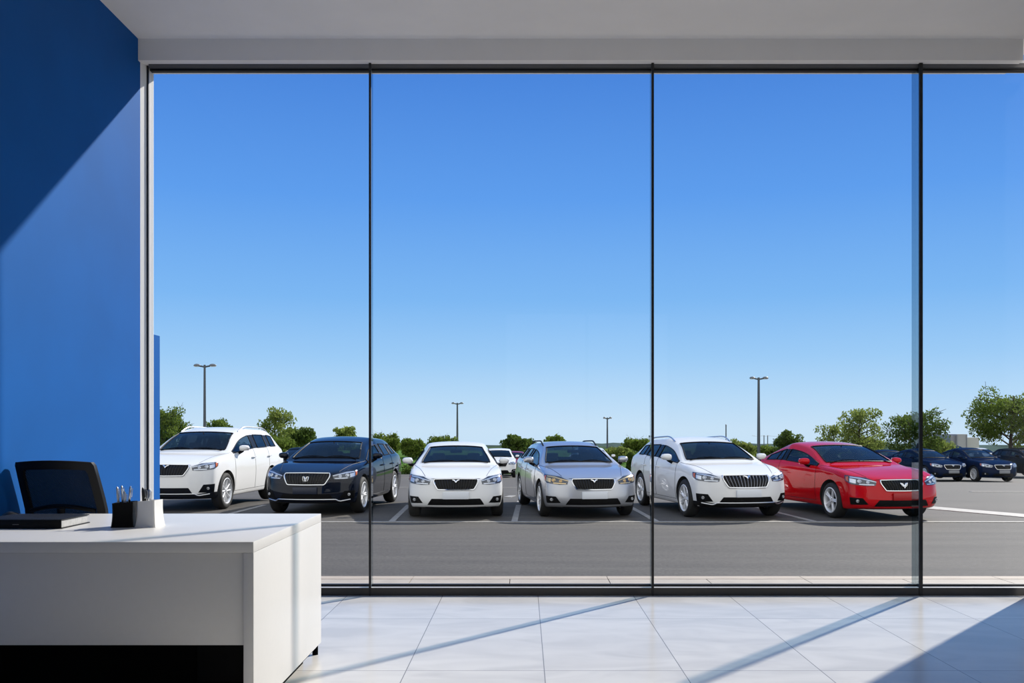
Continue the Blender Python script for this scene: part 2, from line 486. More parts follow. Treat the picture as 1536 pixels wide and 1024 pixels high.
WHEELS = {}
def make_car(P, name, label, loc, yaw, body_m, kind='car', level=3, wheel='ten', plate=None, rails=None, clad=False, front='sedan', group=None, amber=True,
             emblem='wing', slat=15, chrome_lip=False, tint='car_glass', grille_scale=1.0, detail=True, cat='car', skid=False, bright_slats=False, warm=False):
    root = empty(name, loc, yaw); tag(root, label, cat, group)
    blk = principled('black_trim', (0.004, 0.004, 0.0045), 0.5, spec=0.12); blkg = principled('black_gloss', (0.003, 0.003, 0.0035), 0.25, spec=0.15)
    chrome = principled('chrome', (0.75, 0.76, 0.78), 0.12, 1.0); satin = principled('satin_silver', (0.55, 0.56, 0.58), 0.3, 0.9)
    rimm = principled('alloy', (0.80, 0.81, 0.83), 0.38, 0.35); tyre = principled('rubber', (0.012, 0.012, 0.012), 0.75)
    disc = principled('brake_steel', (0.25, 0.25, 0.26), 0.4, 0.9); liner = principled('wheel_well', (0.008, 0.008, 0.008), 0.9)
    gl = glass(tint, {'car_glass': (0.36, 0.42, 0.45), 'dark_glass': (0.045, 0.055, 0.065)}[tint], 1.5); dg = glass('privacy_glass', (0.05, 0.06, 0.07), 1.5)
    amb = principled('amber_lens', (0.75, 0.16, 0.02), 0.2, 0, 1.0); lampw = principled('reflector', (0.74, 0.76, 0.80), 0.22, 0.6)
    cover = glass('lamp_cover', (0.9, 0.92, 0.95), 1.35); cab = principled('cabin_fabric', (0.02, 0.02, 0.022), 0.8)
    V, F, G = car_cage(P)
    me = bpy.data.meshes.new('cage'); me.from_pydata(V, [], F)
    for i in range(len(REG)): me.materials.append(body_m)
    me.polygons.foreach_set('material_index', G); me.polygons.foreach_set('use_smooth', [True]*len(F))
    tmp = bpy.data.objects.new('cage', me); COL.objects.link(tmp)
    sm = tmp.modifiers.new('s', 'SUBSURF'); sm.levels = level; sm.render_levels = level; sm.subdivision_type = 'CATMULL_CLARK'
    full = eval_mesh(tmp); S = Surf(full)
    fa, ra, Rt, hw = 0.0, P['wb'], P['Rt'], P['hw']
    cut = MB()
    arch = Rt + 0.045
    for y in (fa, ra):
        for sg in (1, -1):
            ring0 = [Vector((sg*(hw+0.25), y + arch*math.cos(a), Rt + 0.01 + arch*math.sin(a))) for a in [2*math.pi*k/48 for k in range(48)]]
            ring1 = [Vector((sg*(hw-0.30), p.y, p.z)) for p in ring0]
            cut.loft([ring0, ring1], True, True, True)
    co = cut.build('cut', [body_m])
    bo = tmp.modifiers.new('b', 'BOOLEAN'); bo.object = co; bo.operation = 'DIFFERENCE'; bo.solver = 'EXACT'
    cutm = eval_mesh(tmp)
    bpy.data.objects.remove(co); bpy.data.objects.remove(tmp)
    groups = {}
    def on_liner(p):
        c = p.center
        if abs(c.x) > hw + 0.05: return False
        for y in (fa, ra):
            for vi in p.vertices:
                q = cutm.vertices[vi].co
                rr = math.hypot(q.y - y, q.z - Rt - 0.01)
                if not (abs(rr - arch) < 0.002 or (abs(abs(q.x) - (hw - 0.30)) < 0.001 and rr < arch + 0.01)): break
            else:
                n = p.normal; rad = Vector((0, c.y - y, c.z - Rt - 0.01))
                if rad.length < arch + 0.005 and (abs(n.x) > 0.999 and abs(abs(c.x)-(hw-0.30)) < 0.002 or (rad.length > 1e-6 and -n.dot(rad.normalized()) > 0.9)): return True
        return False
    lin = set()
    for p in cutm.polygons:
        r = p.material_index
        near = any(math.hypot(p.center.y - y, p.center.z - Rt) < arch + 0.05 for y in (fa, ra))
        if near and on_liner(p): lin.add(p.index); r = 0
        side = ''
        nm = REG[r]
        if nm in ('door_window', 'rear_door_window', 'quarter_window', 'front_door', 'rear_door', 'pillar'): side = 'r' if p.center.x > 0 else 'l'
        if nm == 'pillar': side += 'f' if p.center.y < P['uB'] + 0.25 - P['ufa'] else 'b'
        if nm == 'bumper': side = 'f' if p.center.y < P['L']/2 - P['ufa'] else 'b'
        groups.setdefault((nm, side), []).append(p)
    parts = {}
    floor_m = liner
    for (nm, side), fs in groups.items():
        mats = {'windscreen': [gl], 'rear_window': [gl], 'door_window': [gl], 'rear_door_window': [dg if P['style'] == 'suv' else gl], 'quarter_window': [dg if P['style'] == 'suv' else gl], 'pillar': [blkg]}.get(nm, [body_m, liner])
        nice = {'front_door': 'front_door', 'bumper': 'front_bumper' if side == 'f' else 'rear_bumper', 'pillar': 'door_pillar', 'door_window': 'side_window', 'rear_door_window': 'side_window', 'quarter_window': 'quarter_window'}.get(nm, nm)
        mo = (lambda p: 1 if (p.index in lin or (p.normal.z < -0.9 and p.center.z < P['zbot'] + 0.05)) else 0) if len(mats) == 2 else None
        o = sub_mesh(cutm, fs, nice, mats, root, S, mo); parts[(nm, side)] = o
    # window seals, one to each pane
    for (nm, side), o in list(parts.items()):
        if 'window' in nm or nm == 'windscreen':
            b = MB()
            for lp in boundary_loops(o.data):
                if len(lp) > 5: b.tube([p + S.normal(p)*0.003 for p in lp], 0.013 if nm in ('windscreen', 'rear_window') else 0.010, 5, 0, True)
            if b.v: b.build('window_seal', [blk], o, 60)
    ft = Fitter(S, P); ufa = P['ufa']
    zl = P['zlead']; zb = P['zbot']; k = hw / 0.90
    # ---------------- grille
    gw, gb = 0.43*k*grille_scale, 0.335*k*grille_scale
    gt, gz = zl - 0.03, zl - 0.205
    if front == 'suv': gt, gz, gw, gb = zl - 0.015, zl - 0.22, 0.47*k*grille_scale, 0.36*k*grille_scale
    outline = [(-gw, gt), (0, gt+0.005), (gw, gt), (gw-0.005, gt-0.05), (gb, gz), (0, gz-0.004), (-gb, gz), (-gw+0.005, gt-0.05)]
    g = MB(); ft.patch(g, [(-gw, gt), (0, gt+0.005), (gw, gt)], [(-gb, gz), (0, gz-0.004), (gb, gz)], 0.006, 21, 6)
    go = g.build('grille', [blkg], root, 40)
    if detail:
        fm = MB(); ft.line(fm, outline, 0.013, 0.012, 6, True, k=60); fm.build('grille_frame', [chrome], go, 50)
    sl = MB()
    for i in range(slat):
        t = (i + 0.5) / slat * 2 - 1
        a = (t*gw*0.97, gt - 0.008); b = (t*gb*0.97, gz + 0.008)
        ft.line(sl, [a, b], 0.0065, 0.012, 5, k=4)
    sl.build('slat', [principled('slat_grey', (0.22, 0.225, 0.235), 0.35, 0.6) if bright_slats else principled('slat_dark', (0.012, 0.012, 0.013), 0.4, 0.0, spec=0.3)], go, 50).name = 'grille_slats'
    em = MB(); zc = (gt+gz)/2 if emblem != 'wing' else gt - 0.03
    if emblem == 'wing':
        for sg in (1, -1):
            ft.line(em, [(0, zc-0.028), (sg*0.022, zc-0.004), (sg*0.068, zc+0.012)], 0.009, 0.026, 6, k=8)
            ft.line(em, [(0, zc-0.014), (sg*0.02, zc+0.006), (sg*0.05, zc+0.016)], 0.007, 0.024, 6, k=8)
    elif emblem == 'crest':
        for sg in (1, -1):
            ft.line(em, [(0, zc-0.045), (sg*0.02, zc+0.005), (sg*0.035, zc+0.04), (sg*0.06, zc+0.035)], 0.008, 0.026, 6, k=10)
            ft.line(em, [(sg*0.06, zc+0.035), (sg*0.055, zc-0.01), (sg*0.03, zc-0.04)], 0.007, 0.026, 6, k=10)
            ft.line(em, [(0, zc+0.0), (sg*0.02, zc+0.04)], 0.006, 0.026, 6, k=6)
    else:
        for sg in (1, -1):
            ft.line(em, [(0, zc-0.045), (sg*0.03, zc+0.01), (sg*0.075, zc+0.045), (sg*0.05, zc-0.005), (sg*0.02, zc-0.02)], 0.008, 0.026, 6, k=14)
            ft.line(em, [(0, zc-0.01), (sg*0.035, zc+0.035)], 0.007, 0.026, 6, k=6)
    em.build('emblem', [chrome], go, 50)
    # ---------------- lamps
    li = P['lift']
    for sg in (1, -1):
        x0, x1 = 0.50*k, 0.845*k
        if front == 'suv': x0 = 0.515*k
        zi_t, zi_b = zl - 0.045, zl - 0.115
        zo_t, zo_b = zl + li - 0.015, zl - 0.085
        tp = [(sg*x0, zi_t), (sg*lerp(x0, x1, 0.5), lerp(zi_t, zo_t, 0.55) + 0.008), (sg*x1, zo_t - 0.012, 0.36), (sg*0.885*k, zo_t, 0.52)]
        bt = [(sg*(x0+0.01), zi_b), (sg*lerp(x0, x1, 0.45), lerp(zi_b, zo_b, 0.3) - 0.018), (sg*x1, zo_b - 0.012, 0.34), (sg*0.88*k, zo_b + 0.045, 0.47)]
        h = MB(); ft.patch(h, tp, bt, 0.004, 16, 6); ho = h.build('headlight', [principled('lamp_housing', (0.10, 0.105, 0.115), 0.2, 0.7)], root, 40)
        def inside(fx, fz):
            a = resample([ft.full(q) for q in tp], 21)[int(round(fx*20))]; b = resample([ft.full(q) for q in bt], 21)[int(round(fx*20))]
            return tuple(lerp(p, q, fz) for p, q in zip(a, b))
        l = MB()
        for fx, rr in ((0.24, 0.030), (0.52, 0.036)):
            c = ft.pt(inside(fx, 0.52), 0.004); n = S.normal(c); ax = (Vector((0, -1, 0.1))*0.6 + n*0.4).normalized()
            e1 = ax.orthogonal().normalized(); e2 = ax.cross(e1)
            for (ra_, ha, rb_, hb) in ((rr, 0, rr, 0.012), (rr, 0.012, rr*0.8, 0.016), (rr*0.8, 0.016, rr*0.5, 0.003), (rr*0.5, 0.003, 0.001, 0.009)):
                rings = [[c + ax*hh + (e1*math.cos(a)+e2*math.sin(a))*q for a in [2*math.pi*j/14 for j in range(14)]] for q, hh in ((ra_, ha), (rb_, hb))]
                l.loft(rings, True, False, False)
        ft.patch(l, [inside(0.0, 0.08), inside(0.5, 0.08), inside(0.78, 0.08)], [inside(0.0, 0.24), inside(0.5, 0.22), inside(0.78, 0.22)], 0.008, 12, 3)
        ft.patch(l, [inside(0.62, 0.35), inside(0.80, 0.30)], [inside(0.62, 0.85), inside(0.80, 0.82)], 0.009, 5, 4)
        ft.patch(l, [inside(0.05, 0.75), inside(0.5, 0.82)], [inside(0.05, 0.94), inside(0.5, 0.95)], 0.008, 8, 3)
        l.build('reflector', [principled('warm_reflector', (0.80, 0.58, 0.30), 0.22, 0.6) if warm else lampw], ho, 40)
        if amber:
            a = MB(); ft.patch(a, [inside(0.84, 0.12), inside(0.97, 0.2)], [inside(0.84, 0.85), inside(0.95, 0.8)], 0.010, 6, 4); a.build('turn_signal', [amb], ho, 40)
        if detail:
            c = MB(); ft.patch(c, tp, bt, 0.020, 16, 6, bulge=0.006); c.build('lens_cover', [cover], ho, 40)
        # fog lamp recess
        zf = lerp(zb, zl, 0.40); zg = lerp(zb, zl, 0.19)
        if front == 'suv': zf, zg = lerp(zb, zl, 0.43), lerp(zb, zl, 0.20)
        fg = MB()
        ft.patch(fg, [(sg*0.70*k, zf-0.005), (sg*0.80*k, zf, 0.30), (sg*0.845*k, zf+0.005, 0.37)], [(sg*0.62*k, zg), (sg*0.75*k, zg-0.008, 0.22), (sg*0.835*k, zg-0.01, 0.36)], 0.005, 10, 5)
        fo = fg.build('fog_lamp_recess', [blk], root, 40)
        c = ft.pt((sg*0.765*k, lerp(zf, zg, 0.52), 0.25), 0.004); n = S.normal(c); ax = (Vector((0, -1, 0))*0.6 + n*0.4).normalized(); e1 = ax.orthogonal().normalized(); e2 = ax.cross(e1)
        f2 = MB(); f2.loft([[c + ax*hh + (e1*math.cos(a)+e2*math.sin(a))*q for a in [2*math.pi*j/14 for j in range(14)]] for q, hh in ((0.028, 0), (0.028, 0.012), (0.022, 0.014), (0.015, 0.004), (0.001, 0.008))], True, False, True)
        f2.build('fog_lamp', [principled('fog_reflector', (0.42, 0.43, 0.45), 0.25, 0.6)], fo, 40)
    # ---------------- lower intake, plate, trim
    it, ib = lerp(zb, zl, 0.335), lerp(zb, zl, 0.13)
    lo = MB(); ft.patch(lo, [(-0.45*k, it), (0, it), (0.45*k, it)], [(-0.54*k, ib), (0, ib), (0.54*k, ib)], 0.005, 15, 4); lo.build('lower_intake', [blk], root, 40)
    if clad:
        c = MB(); zt = lerp(zb, zl, 0.20)
        ft.patch(c, [(-0.905*k, zt+0.0, 0.46), (-0.8*k, zt, 0.28), (-0.6*k, zt-0.035), (0, zt-0.035), (0.6*k, zt-0.035), (0.8*k, zt, 0.28), (0.905*k, zt+0.0, 0.46)],
                 [(-0.885*k, zb+0.012, 0.47), (-0.78*k, zb+0.012, 0.29), (0, zb+0.012), (0.78*k, zb+0.012, 0.29), (0.885*k, zb+0.012, 0.47)], 0.010, 27, 4)
        c.build('bumper_cladding', [principled('grey_cladding', (0.009, 0.009, 0.010), 0.6, spec=0.15)], root, 40)
    if skid:
        c = MB(); zt = lerp(zb, zl, 0.155)
        ft.line(c, [(-0.80*k, zt+0.0), (-0.62*k, zt-0.03), (-0.56*k, zt+0.005), (0.56*k, zt+0.005), (0.62*k, zt-0.03), (0.80*k, zt+0.0)], 0.012, 0.012, 6, k=36)
        c.build('bumper_trim', [satin], root, 50)
    if plate:
        pm = principled('plate_' + plate, {'white': (0.72, 0.75, 0.80), 'navy': (0.006, 0.012, 0.03), 'red': (0.35, 0.004, 0.006), 'grey': (0.22, 0.23, 0.25)}[plate], 0.4)
        c = ft.pt((0, lerp(zb, zl, 0.435)), 0.02); p = MB(); p.rbox(-0.235, 0.235, c.y-0.012, c.y+0.03, c.z-0.062, c.z+0.066, 0.006); p.build('number_plate', [pm], root, 40)
    # ---------------- shut lines
    if detail:
        sm_ = MB()
        zt0 = zl - 0.008
        ft.line(sm_, [(-0.50*k, zt0 - 0.005), (0, zt0 + 0.004), (0.50*k, zt0 - 0.005)], 0.004, 0.0, 5, k=20)
        for sg in (1, -1):
            pts = [S.top(sg*lerp(0.56*k, 0.80*k, t), lerp(0.30, P['ucowl']-0.02, t) - ufa, 0.0) for t in [j/16 for j in range(17)]]
            sm_.tube(pts, 0.004, 5)
        sm_.build('hood_seam', [blk], root, 60)
    uB = P['uB'] + (0.045 if P['style'] == 'coupe' else 0.0)
    for sg, side in ((1, 'r'), (-1, 'l')):
        d1 = parts.get(('front_door', side)); d2 = parts.get(('rear_door', side))
        zlow = zb + 0.085; z0 = P['belt0'] - 0.0
        for d in (d1, d2):
            if d is None: continue
            b = MB()
            for lp in boundary_loops(d.data):
                if len(lp) > 8: b.tube([p for p in lp], 0.004, 4, 0, True)
            b.build('door_seam', [blk], d, 60)
        hz = P['belt0'] - 0.10
        for d, u in ((d1, uB - 0.20), (d2, None if P['style'] == 'coupe' else (P.get('uC', P['urh']) - 0.14))):
            if d is None or u is None: continue
            b = MB(); pts = [S.side(u - ufa + dy, hz + 0.02*(P['style'] == 'suv') + dz, sg, o) for dy, dz, o in ((-0.10, 0, 0.0), (-0.085, 0.003, 0.03), (0, 0.008, 0.036), (0.085, 0.01, 0.03), (0.10, 0.012, 0.0))]
            b.tube(pts, [0.012, 0.014, 0.015, 0.014, 0.012], 6); ho = b.build('door_handle', [body_m], d, 50)
        # door mirror: arm, shell, glass
        um = P['ucowl'] + 0.36; zm = P['belt0'] + 0.115 + (0.02 if P['style'] == 'suv' else 0)
        base = S.side(um - ufa, P['belt0'] + 0.035, sg, -0.01); shell = MB()
        cx, cy, cz = sg*(hw + 0.055), um - ufa - 0.02, zm
        rings = []
        for j in range(9):
            t = j/8; x = lerp(-0.105, 0.115, t); e = (1 - abs(2*t-1)**3.2) ** 0.5 if 0 < t < 1 else 0.05
            hgt = 0.066*e*(1.10 - 0.30*t); dep = 0.080*e
            rings.append([Vector((cx + sg*x, cy + dep*(-abs(math.cos(a))**0.8*1.15 if math.cos(a) > 0 else abs(math.cos(a))**0.5*0.35) + 0.03*t, cz + 0.012*t + hgt*math.sin(a))) for a in [2*math.pi*q/16 for q in range(16)]])
        shell.loft(rings, True, True, True)
        so = shell.build('side_mirror', [body_m], root, 60)
        arm = MB(); arm.tube([base, Vector((sg*(hw-0.0), cy+0.01, zm-0.07)), Vector((cx - sg*0.02, cy, zm-0.05))], [0.032, 0.03, 0.03], 8); arm.build('mirror_arm', [blk], so, 60)
        mg = MB(); mg.rbox(min(cx - sg*0.08, cx + sg*0.09), max(cx - sg*0.08, cx + sg*0.09), cy+0.035, cy+0.043, cz-0.05, cz+0.06, 0.003, 1); mg.build('mirror_glass', [chrome], so, 40)
        if rails:
            b = MB(); ua, ub = P['uhead'] + 0.22, P['urh'] - 0.05
            pts = []
            for t in [j/14 for j in range(15)]:
                h = 0.045 * min(1, 6*t, 6*(1-t)) + 0.002
                u = lerp(ua, ub, t); q = S.top(sg*(P['rh'] - 0.02), u - ufa); pts.append(q + Vector((0, 0, h)))
            b.tube(pts, 0.016, 6); b.build('roof_rail', [{'silver': satin, 'black': blk}[rails]], root, 50)
        # wheels
        for y in (0.0, P['wb']):
            key = (Rt, wheel)
            if key not in WHEELS: WHEELS[key] = wheel_meshes(Rt, wheel, tyre, rimm, disc, blk)
            tm, rm = WHEELS[key]
            wo = bpy.data.objects.new('wheel', tm); COL.objects.link(wo); wo.parent = root; wo.location = (sg*(hw - 0.125), y, Rt); wo.rotation_euler = (0, 0, 0 if sg > 0 else math.pi)
            ro = bpy.data.objects.new('rim', rm); COL.objects.link(ro); ro.parent = wo
        # rear lamp
        rl = MB(); yr = P['L'] - ufa; zt = P['zdeck'] - 0.10
        q = [S.side(yr - 0.32 + dy, z, sg, 0.006) for dy, z in ((0, zt), (0.12, zt), (0.12, zt-0.16), (0, zt-0.13))]
        q2 = [S.side(yr - 0.32 + dy, z, sg, -0.02) for dy, z in ((0, zt), (0.12, zt), (0.12, zt-0.16), (0, zt-0.13))]
        rl.loft([q2, q], True, False, True); rl.build('tail_light', [principled('red_lens', (0.35, 0.004, 0.004), 0.15, 0, 1.0)], root, 40)
    # ---------------- cabin
    if detail:
        bz = P['belt0']; uc = P['ucowl']
        b = MB(); b.rbox(-hw*0.74, hw*0.74, uc+0.20-ufa, uc+0.62-ufa, zb+0.08, bz-0.03, 0.05, 3); b.build('dashboard', [principled('dash', (0.015, 0.016, 0.018), 0.7)], root, 40)
        for x in (-0.36, 0.36):
            for us in (P['uhead'] + 0.18,):
                b = MB(); rot = Matrix.Rotation(R(-14), 3, 'X')
                b.rbox(x-0.23, x+0.23, us-ufa-0.06, us-ufa+0.08, zb+0.25, bz+0.06, 0.06, 3, rot=rot)
                b.rbox(x-0.23, x+0.23, us-ufa-0.50, us-ufa+0.0, zb+0.12, zb+0.30, 0.05, 3)
                b.rbox(x-0.13, x+0.13, us-ufa+0.06, us-ufa+0.15, bz+0.085, min(bz+0.25, P['zhead']-0.05), 0.04, 3, rot=rot)
                b.build('front_seat', [cab], root, 40)
        us = P['uB'] + 0.72; b = MB(); rot = Matrix.Rotation(R(-18), 3, 'X')
        b.rbox(-hw*0.66, hw*0.66, us-ufa-0.05, us-ufa+0.09, zb+0.25, bz+0.02, 0.05, 3, rot=rot)
        for x in (-0.36, 0.36): b.rbox(x-0.12, x+0.12, us-ufa+0.06, us-ufa+0.14, bz+0.04, bz+0.19, 0.04, 3)
        b.build('rear_seat', [cab], root, 40)
        b = MB(); c = Vector((0.36, uc + 0.72 - ufa, bz - 0.03)); rot = Matrix.Rotation(R(-62), 3, 'X')
        b.tube([c + rot @ Vector((0.18*math.cos(a), 0.18*math.sin(a), 0)) for a in [2*math.pi*j/24 for j in range(24)]], 0.014, 6, 0, True)
        b.tube([c - rot @ Vector((0.18, 0, 0)), c + rot @ Vector((0.18, 0, 0))], 0.016, 6); b.tube([c, c - rot @ Vector((0, 0.18, 0))], 0.016, 6)
        b.tube([c, c + Vector((0, -0.25, -0.08))], 0.03, 6)
        b.build('steering_wheel', [blk], root, 50)
        b = MB(); b.rbox(-0.12, 0.12, P['uhead']-ufa-0.16, P['uhead']-ufa-0.13, P['zhead']-0.15, P['zhead']-0.085, 0.015, 2); b.tube([(0, P['uhead']-ufa-0.14, P['zhead']-0.1), (0, P['uhead']-ufa-0.10, P['zhead']-0.03)], 0.01, 6)
        b.build('rear_view_mirror', [blk], root, 50)
        b = MB()
        for x0, x1 in ((-0.62, -0.02), (0.05, 0.62)):
            pts = [S.top(lerp(x0, x1, t)*k, P['ucowl'] - 0.02 + 0.05*math.sin(math.pi*t) - ufa, 0.012) for t in [j/8 for j in range(9)]]
            b.tube(pts, 0.008, 5)
        b.build('wiper', [blk], root, 50)
    return root
# ================================================================== MATERIALS OF THE PLACE
def tile_floor():
    m = principled('floor_tile', (0.72, 0.715, 0.71), 0.2, spec=0.13)
    nt = m.node_tree; b = nt.nodes['Principled BSDF']; tc = nt.nodes.new('ShaderNodeTexCoord')
    sep = nt.nodes.new('ShaderNodeSeparateXYZ'); nt.links.new(tc.outputs['Object'], sep.inputs[0])
    def joint(axis, size, off, w):
        a = nt.nodes.new('ShaderNodeMath'); a.operation = 'SUBTRACT'; nt.links.new(sep.outputs[axis], a.inputs[0]); a.inputs[1].default_value = off
        d = nt.nodes.new('ShaderNodeMath'); d.operation = 'DIVIDE'; nt.links.new(a.outputs[0], d.inputs[0]); d.inputs[1].default_value = size
        f = nt.nodes.new('ShaderNodeMath'); f.operation = 'FRACT'; nt.links.new(d.outputs[0], f.inputs[0])
        s = nt.nodes.new('ShaderNodeMath'); s.operation = 'SUBTRACT'; nt.links.new(f.outputs[0], s.inputs[0]); s.inputs[1].default_value = 0.5
        ab = nt.nodes.new('ShaderNodeMath'); ab.operation = 'ABSOLUTE'; nt.links.new(s.outputs[0], ab.inputs[0])
        g = nt.nodes.new('ShaderNodeMath'); g.operation = 'GREATER_THAN'; nt.links.new(ab.outputs[0], g.inputs[0]); g.inputs[1].default_value = 0.5 - w/size/2
        fl = nt.nodes.new('ShaderNodeMath'); fl.operation = 'FLOOR'; nt.links.new(d.outputs[0], fl.inputs[0])
        return g, fl
    gx, fx = joint(0, 0.715, 0.105, 0.005); gy, fy = joint(1, 1.318, 4.829, 0.006)
    mx = nt.nodes.new('ShaderNodeMath'); mx.operation = 'MAXIMUM'; nt.links.new(gx.outputs[0], mx.inputs[0]); nt.links.new(gy.outputs[0], mx.inputs[1])
    cb = nt.nodes.new('ShaderNodeCombineXYZ'); nt.links.new(fx.outputs[0], cb.inputs[0]); nt.links.new(fy.outputs[0], cb.inputs[1])
    wn = nt.nodes.new('ShaderNodeTexWhiteNoise'); nt.links.new(cb.outputs[0], wn.inputs['Vector'])
    add = nt.nodes.new('ShaderNodeVectorMath'); add.operation = 'MULTIPLY_ADD'; nt.links.new(wn.outputs['Color'], add.inputs[0]); add.inputs[1].default_value = (9, 9, 9); nt.links.new(tc.outputs['Object'], add.inputs[2])
    mp = nt.nodes.new('ShaderNodeMapping'); mp.inputs['Scale'].default_value = (1.0, 2.2, 1.0); mp.inputs['Rotation'].default_value = (0, 0, 0.5); nt.links.new(add.outputs[0], mp.inputs['Vector'])
    n = nt.nodes.new('ShaderNodeTexNoise'); n.inputs['Scale'].default_value = 1.6; n.inputs['Detail'].default_value = 7; n.inputs['Distortion'].default_value = 1.0; nt.links.new(mp.outputs[0], n.inputs['Vector'])
    r = nt.nodes.new('ShaderNodeValToRGB'); e = r.color_ramp.elements
    e[0].position = 0.32; e[0].color = (0.58, 0.56, 0.53, 1); e[1].position = 0.62; e[1].color = (0.68, 0.66, 0.625, 1)
    nt.links.new(n.outputs['Fac'], r.inputs['Fac'])
    mc = nt.nodes.new('ShaderNodeMix'); mc.data_type = 'RGBA'; nt.links.new(mx.outputs[0], mc.inputs[0]); nt.links.new(r.outputs['Color'], mc.inputs[6]); mc.inputs[7].default_value = (0.26, 0.25, 0.24, 1)
    nt.links.new(mc.outputs[2], b.inputs['Base Color'])
    rr = nt.nodes.new('ShaderNodeMapRange'); nt.links.new(n.outputs['Fac'], rr.inputs[0]); rr.inputs[3].default_value = 0.13; rr.inputs[4].default_value = 0.24; nt.links.new(rr.outputs[0], b.inputs['Roughness'])
    return m

def asphalt():
    m = principled('asphalt', (0.23, 0.225, 0.215), 0.85, spec=0.3)
    nt = m.node_tree; b = nt.nodes['Principled BSDF']; tc = nt.nodes.new('ShaderNodeTexCoord')
    n1 = nt.nodes.new('ShaderNodeTexNoise'); n1.inputs['Scale'].default_value = 28; n1.inputs['Detail'].default_value = 8; nt.links.new(tc.outputs['Object'], n1.inputs['Vector'])
    mp = nt.nodes.new('ShaderNodeMapping'); mp.inputs['Scale'].default_value = (0.16, 1.5, 1); nt.links.new(tc.outputs['Object'], mp.inputs['Vector'])
    n2 = nt.nodes.new('ShaderNodeTexNoise'); n2.inputs['Scale'].default_value = 1.6; n2.inputs['Detail'].default_value = 6; nt.links.new(mp.outputs[0], n2.inputs['Vector'])
    r1 = nt.nodes.new('ShaderNodeValToRGB'); r1.color_ramp.elements[0].position = 0.3; r1.color_ramp.elements[1].position = 0.72
    r1.color_ramp.elements[0].color = (0.062, 0.057, 0.052, 1); r1.color_ramp.elements[1].color = (0.112, 0.103, 0.094, 1)
    r2 = nt.nodes.new('ShaderNodeValToRGB'); r2.color_ramp.elements[0].position = 0.35; r2.color_ramp.elements[1].position = 0.65
    r2.color_ramp.elements[0].color = (0.82, 0.82, 0.82, 1); r2.color_ramp.elements[1].color = (1.08, 1.07, 1.05, 1)
    mul = nt.nodes.new('ShaderNodeMix'); mul.data_type = 'RGBA'; mul.blend_type = 'MULTIPLY'; mul.inputs[0].default_value = 1
    nt.links.new(n1.outputs['Fac'], r1.inputs[0]); nt.links.new(n2.outputs['Fac'], r2.inputs[0]); nt.links.new(r1.outputs[0], mul.inputs[6]); nt.links.new(r2.outputs[0], mul.inputs[7]); nt.links.new(mul.outputs[2], b.inputs['Base Color'])
    return m

def leaf_mat(name, c0, c1):
    m = bpy.data.materials.new(name); m.use_nodes = True; nt = m.node_tree; nt.nodes.remove(nt.nodes['Principled BSDF']); out = nt.nodes['Material Output']
    tc = nt.nodes.new('ShaderNodeTexCoord'); n = nt.nodes.new('ShaderNodeTexNoise'); n.inputs['Scale'].default_value = 2.5; n.inputs['Detail'].default_value = 3; nt.links.new(tc.outputs['Object'], n.inputs['Vector'])
    r = nt.nodes.new('ShaderNodeValToRGB'); r.color_ramp.elements[0].position = 0.35; r.color_ramp.elements[1].position = 0.65
    r.color_ramp.elements[0].color = (*c0, 1); r.color_ramp.elements[1].color = (*c1, 1); nt.links.new(n.outputs['Fac'], r.inputs[0])
    d = nt.nodes.new('ShaderNodeBsdfDiffuse'); t = nt.nodes.new('ShaderNodeBsdfTranslucent'); a = nt.nodes.new('ShaderNodeMixShader'); a.inputs[0].default_value = 0.5
    nt.links.new(r.outputs[0], d.inputs[0]); nt.links.new(r.outputs[0], t.inputs[0]); nt.links.new(d.outputs[0], a.inputs[1]); nt.links.new(t.outputs[0], a.inputs[2]); nt.links.new(a.outputs[0], out.inputs['Surface'])
    return m

white = principled('white_plaster', (0.84, 0.815, 0.78), 0.7, noise=(3.0, 0.02))
blue = principled('blue_wall_paint', (0.002, 0.088, 0.33), 0.6, spec=0.12, noise=(2.0, 0.06))
alu = principled('brushed_aluminium', (0.60, 0.62, 0.64), 0.25, 0.9)
bronze = principled('dark_anodised_metal', (0.035, 0.033, 0.032), 0.35, 0.3)
greymetal = principled('grey_anodised_metal', (0.13, 0.13, 0.135), 0.4, 0.5)
gasket = principled('black_gasket', (0.003, 0.003, 0.004), 0.5)
whitemetal = principled('white_coated_metal', (0.78, 0.78, 0.77), 0.35)
pane = glass('window_glass', (0.965, 0.975, 0.975), 1.45, 0.0, 0.15)
lam = principled('white_laminate', (0.66, 0.655, 0.645), 0.35, spec=0.3, noise=(40, 0.01))
blackl = principled('black_laminate', (0.0015, 0.0015, 0.0016), 0.7, spec=0.05)
fin = glass('fin_glass', (0.66, 0.73, 0.76), 1.5)

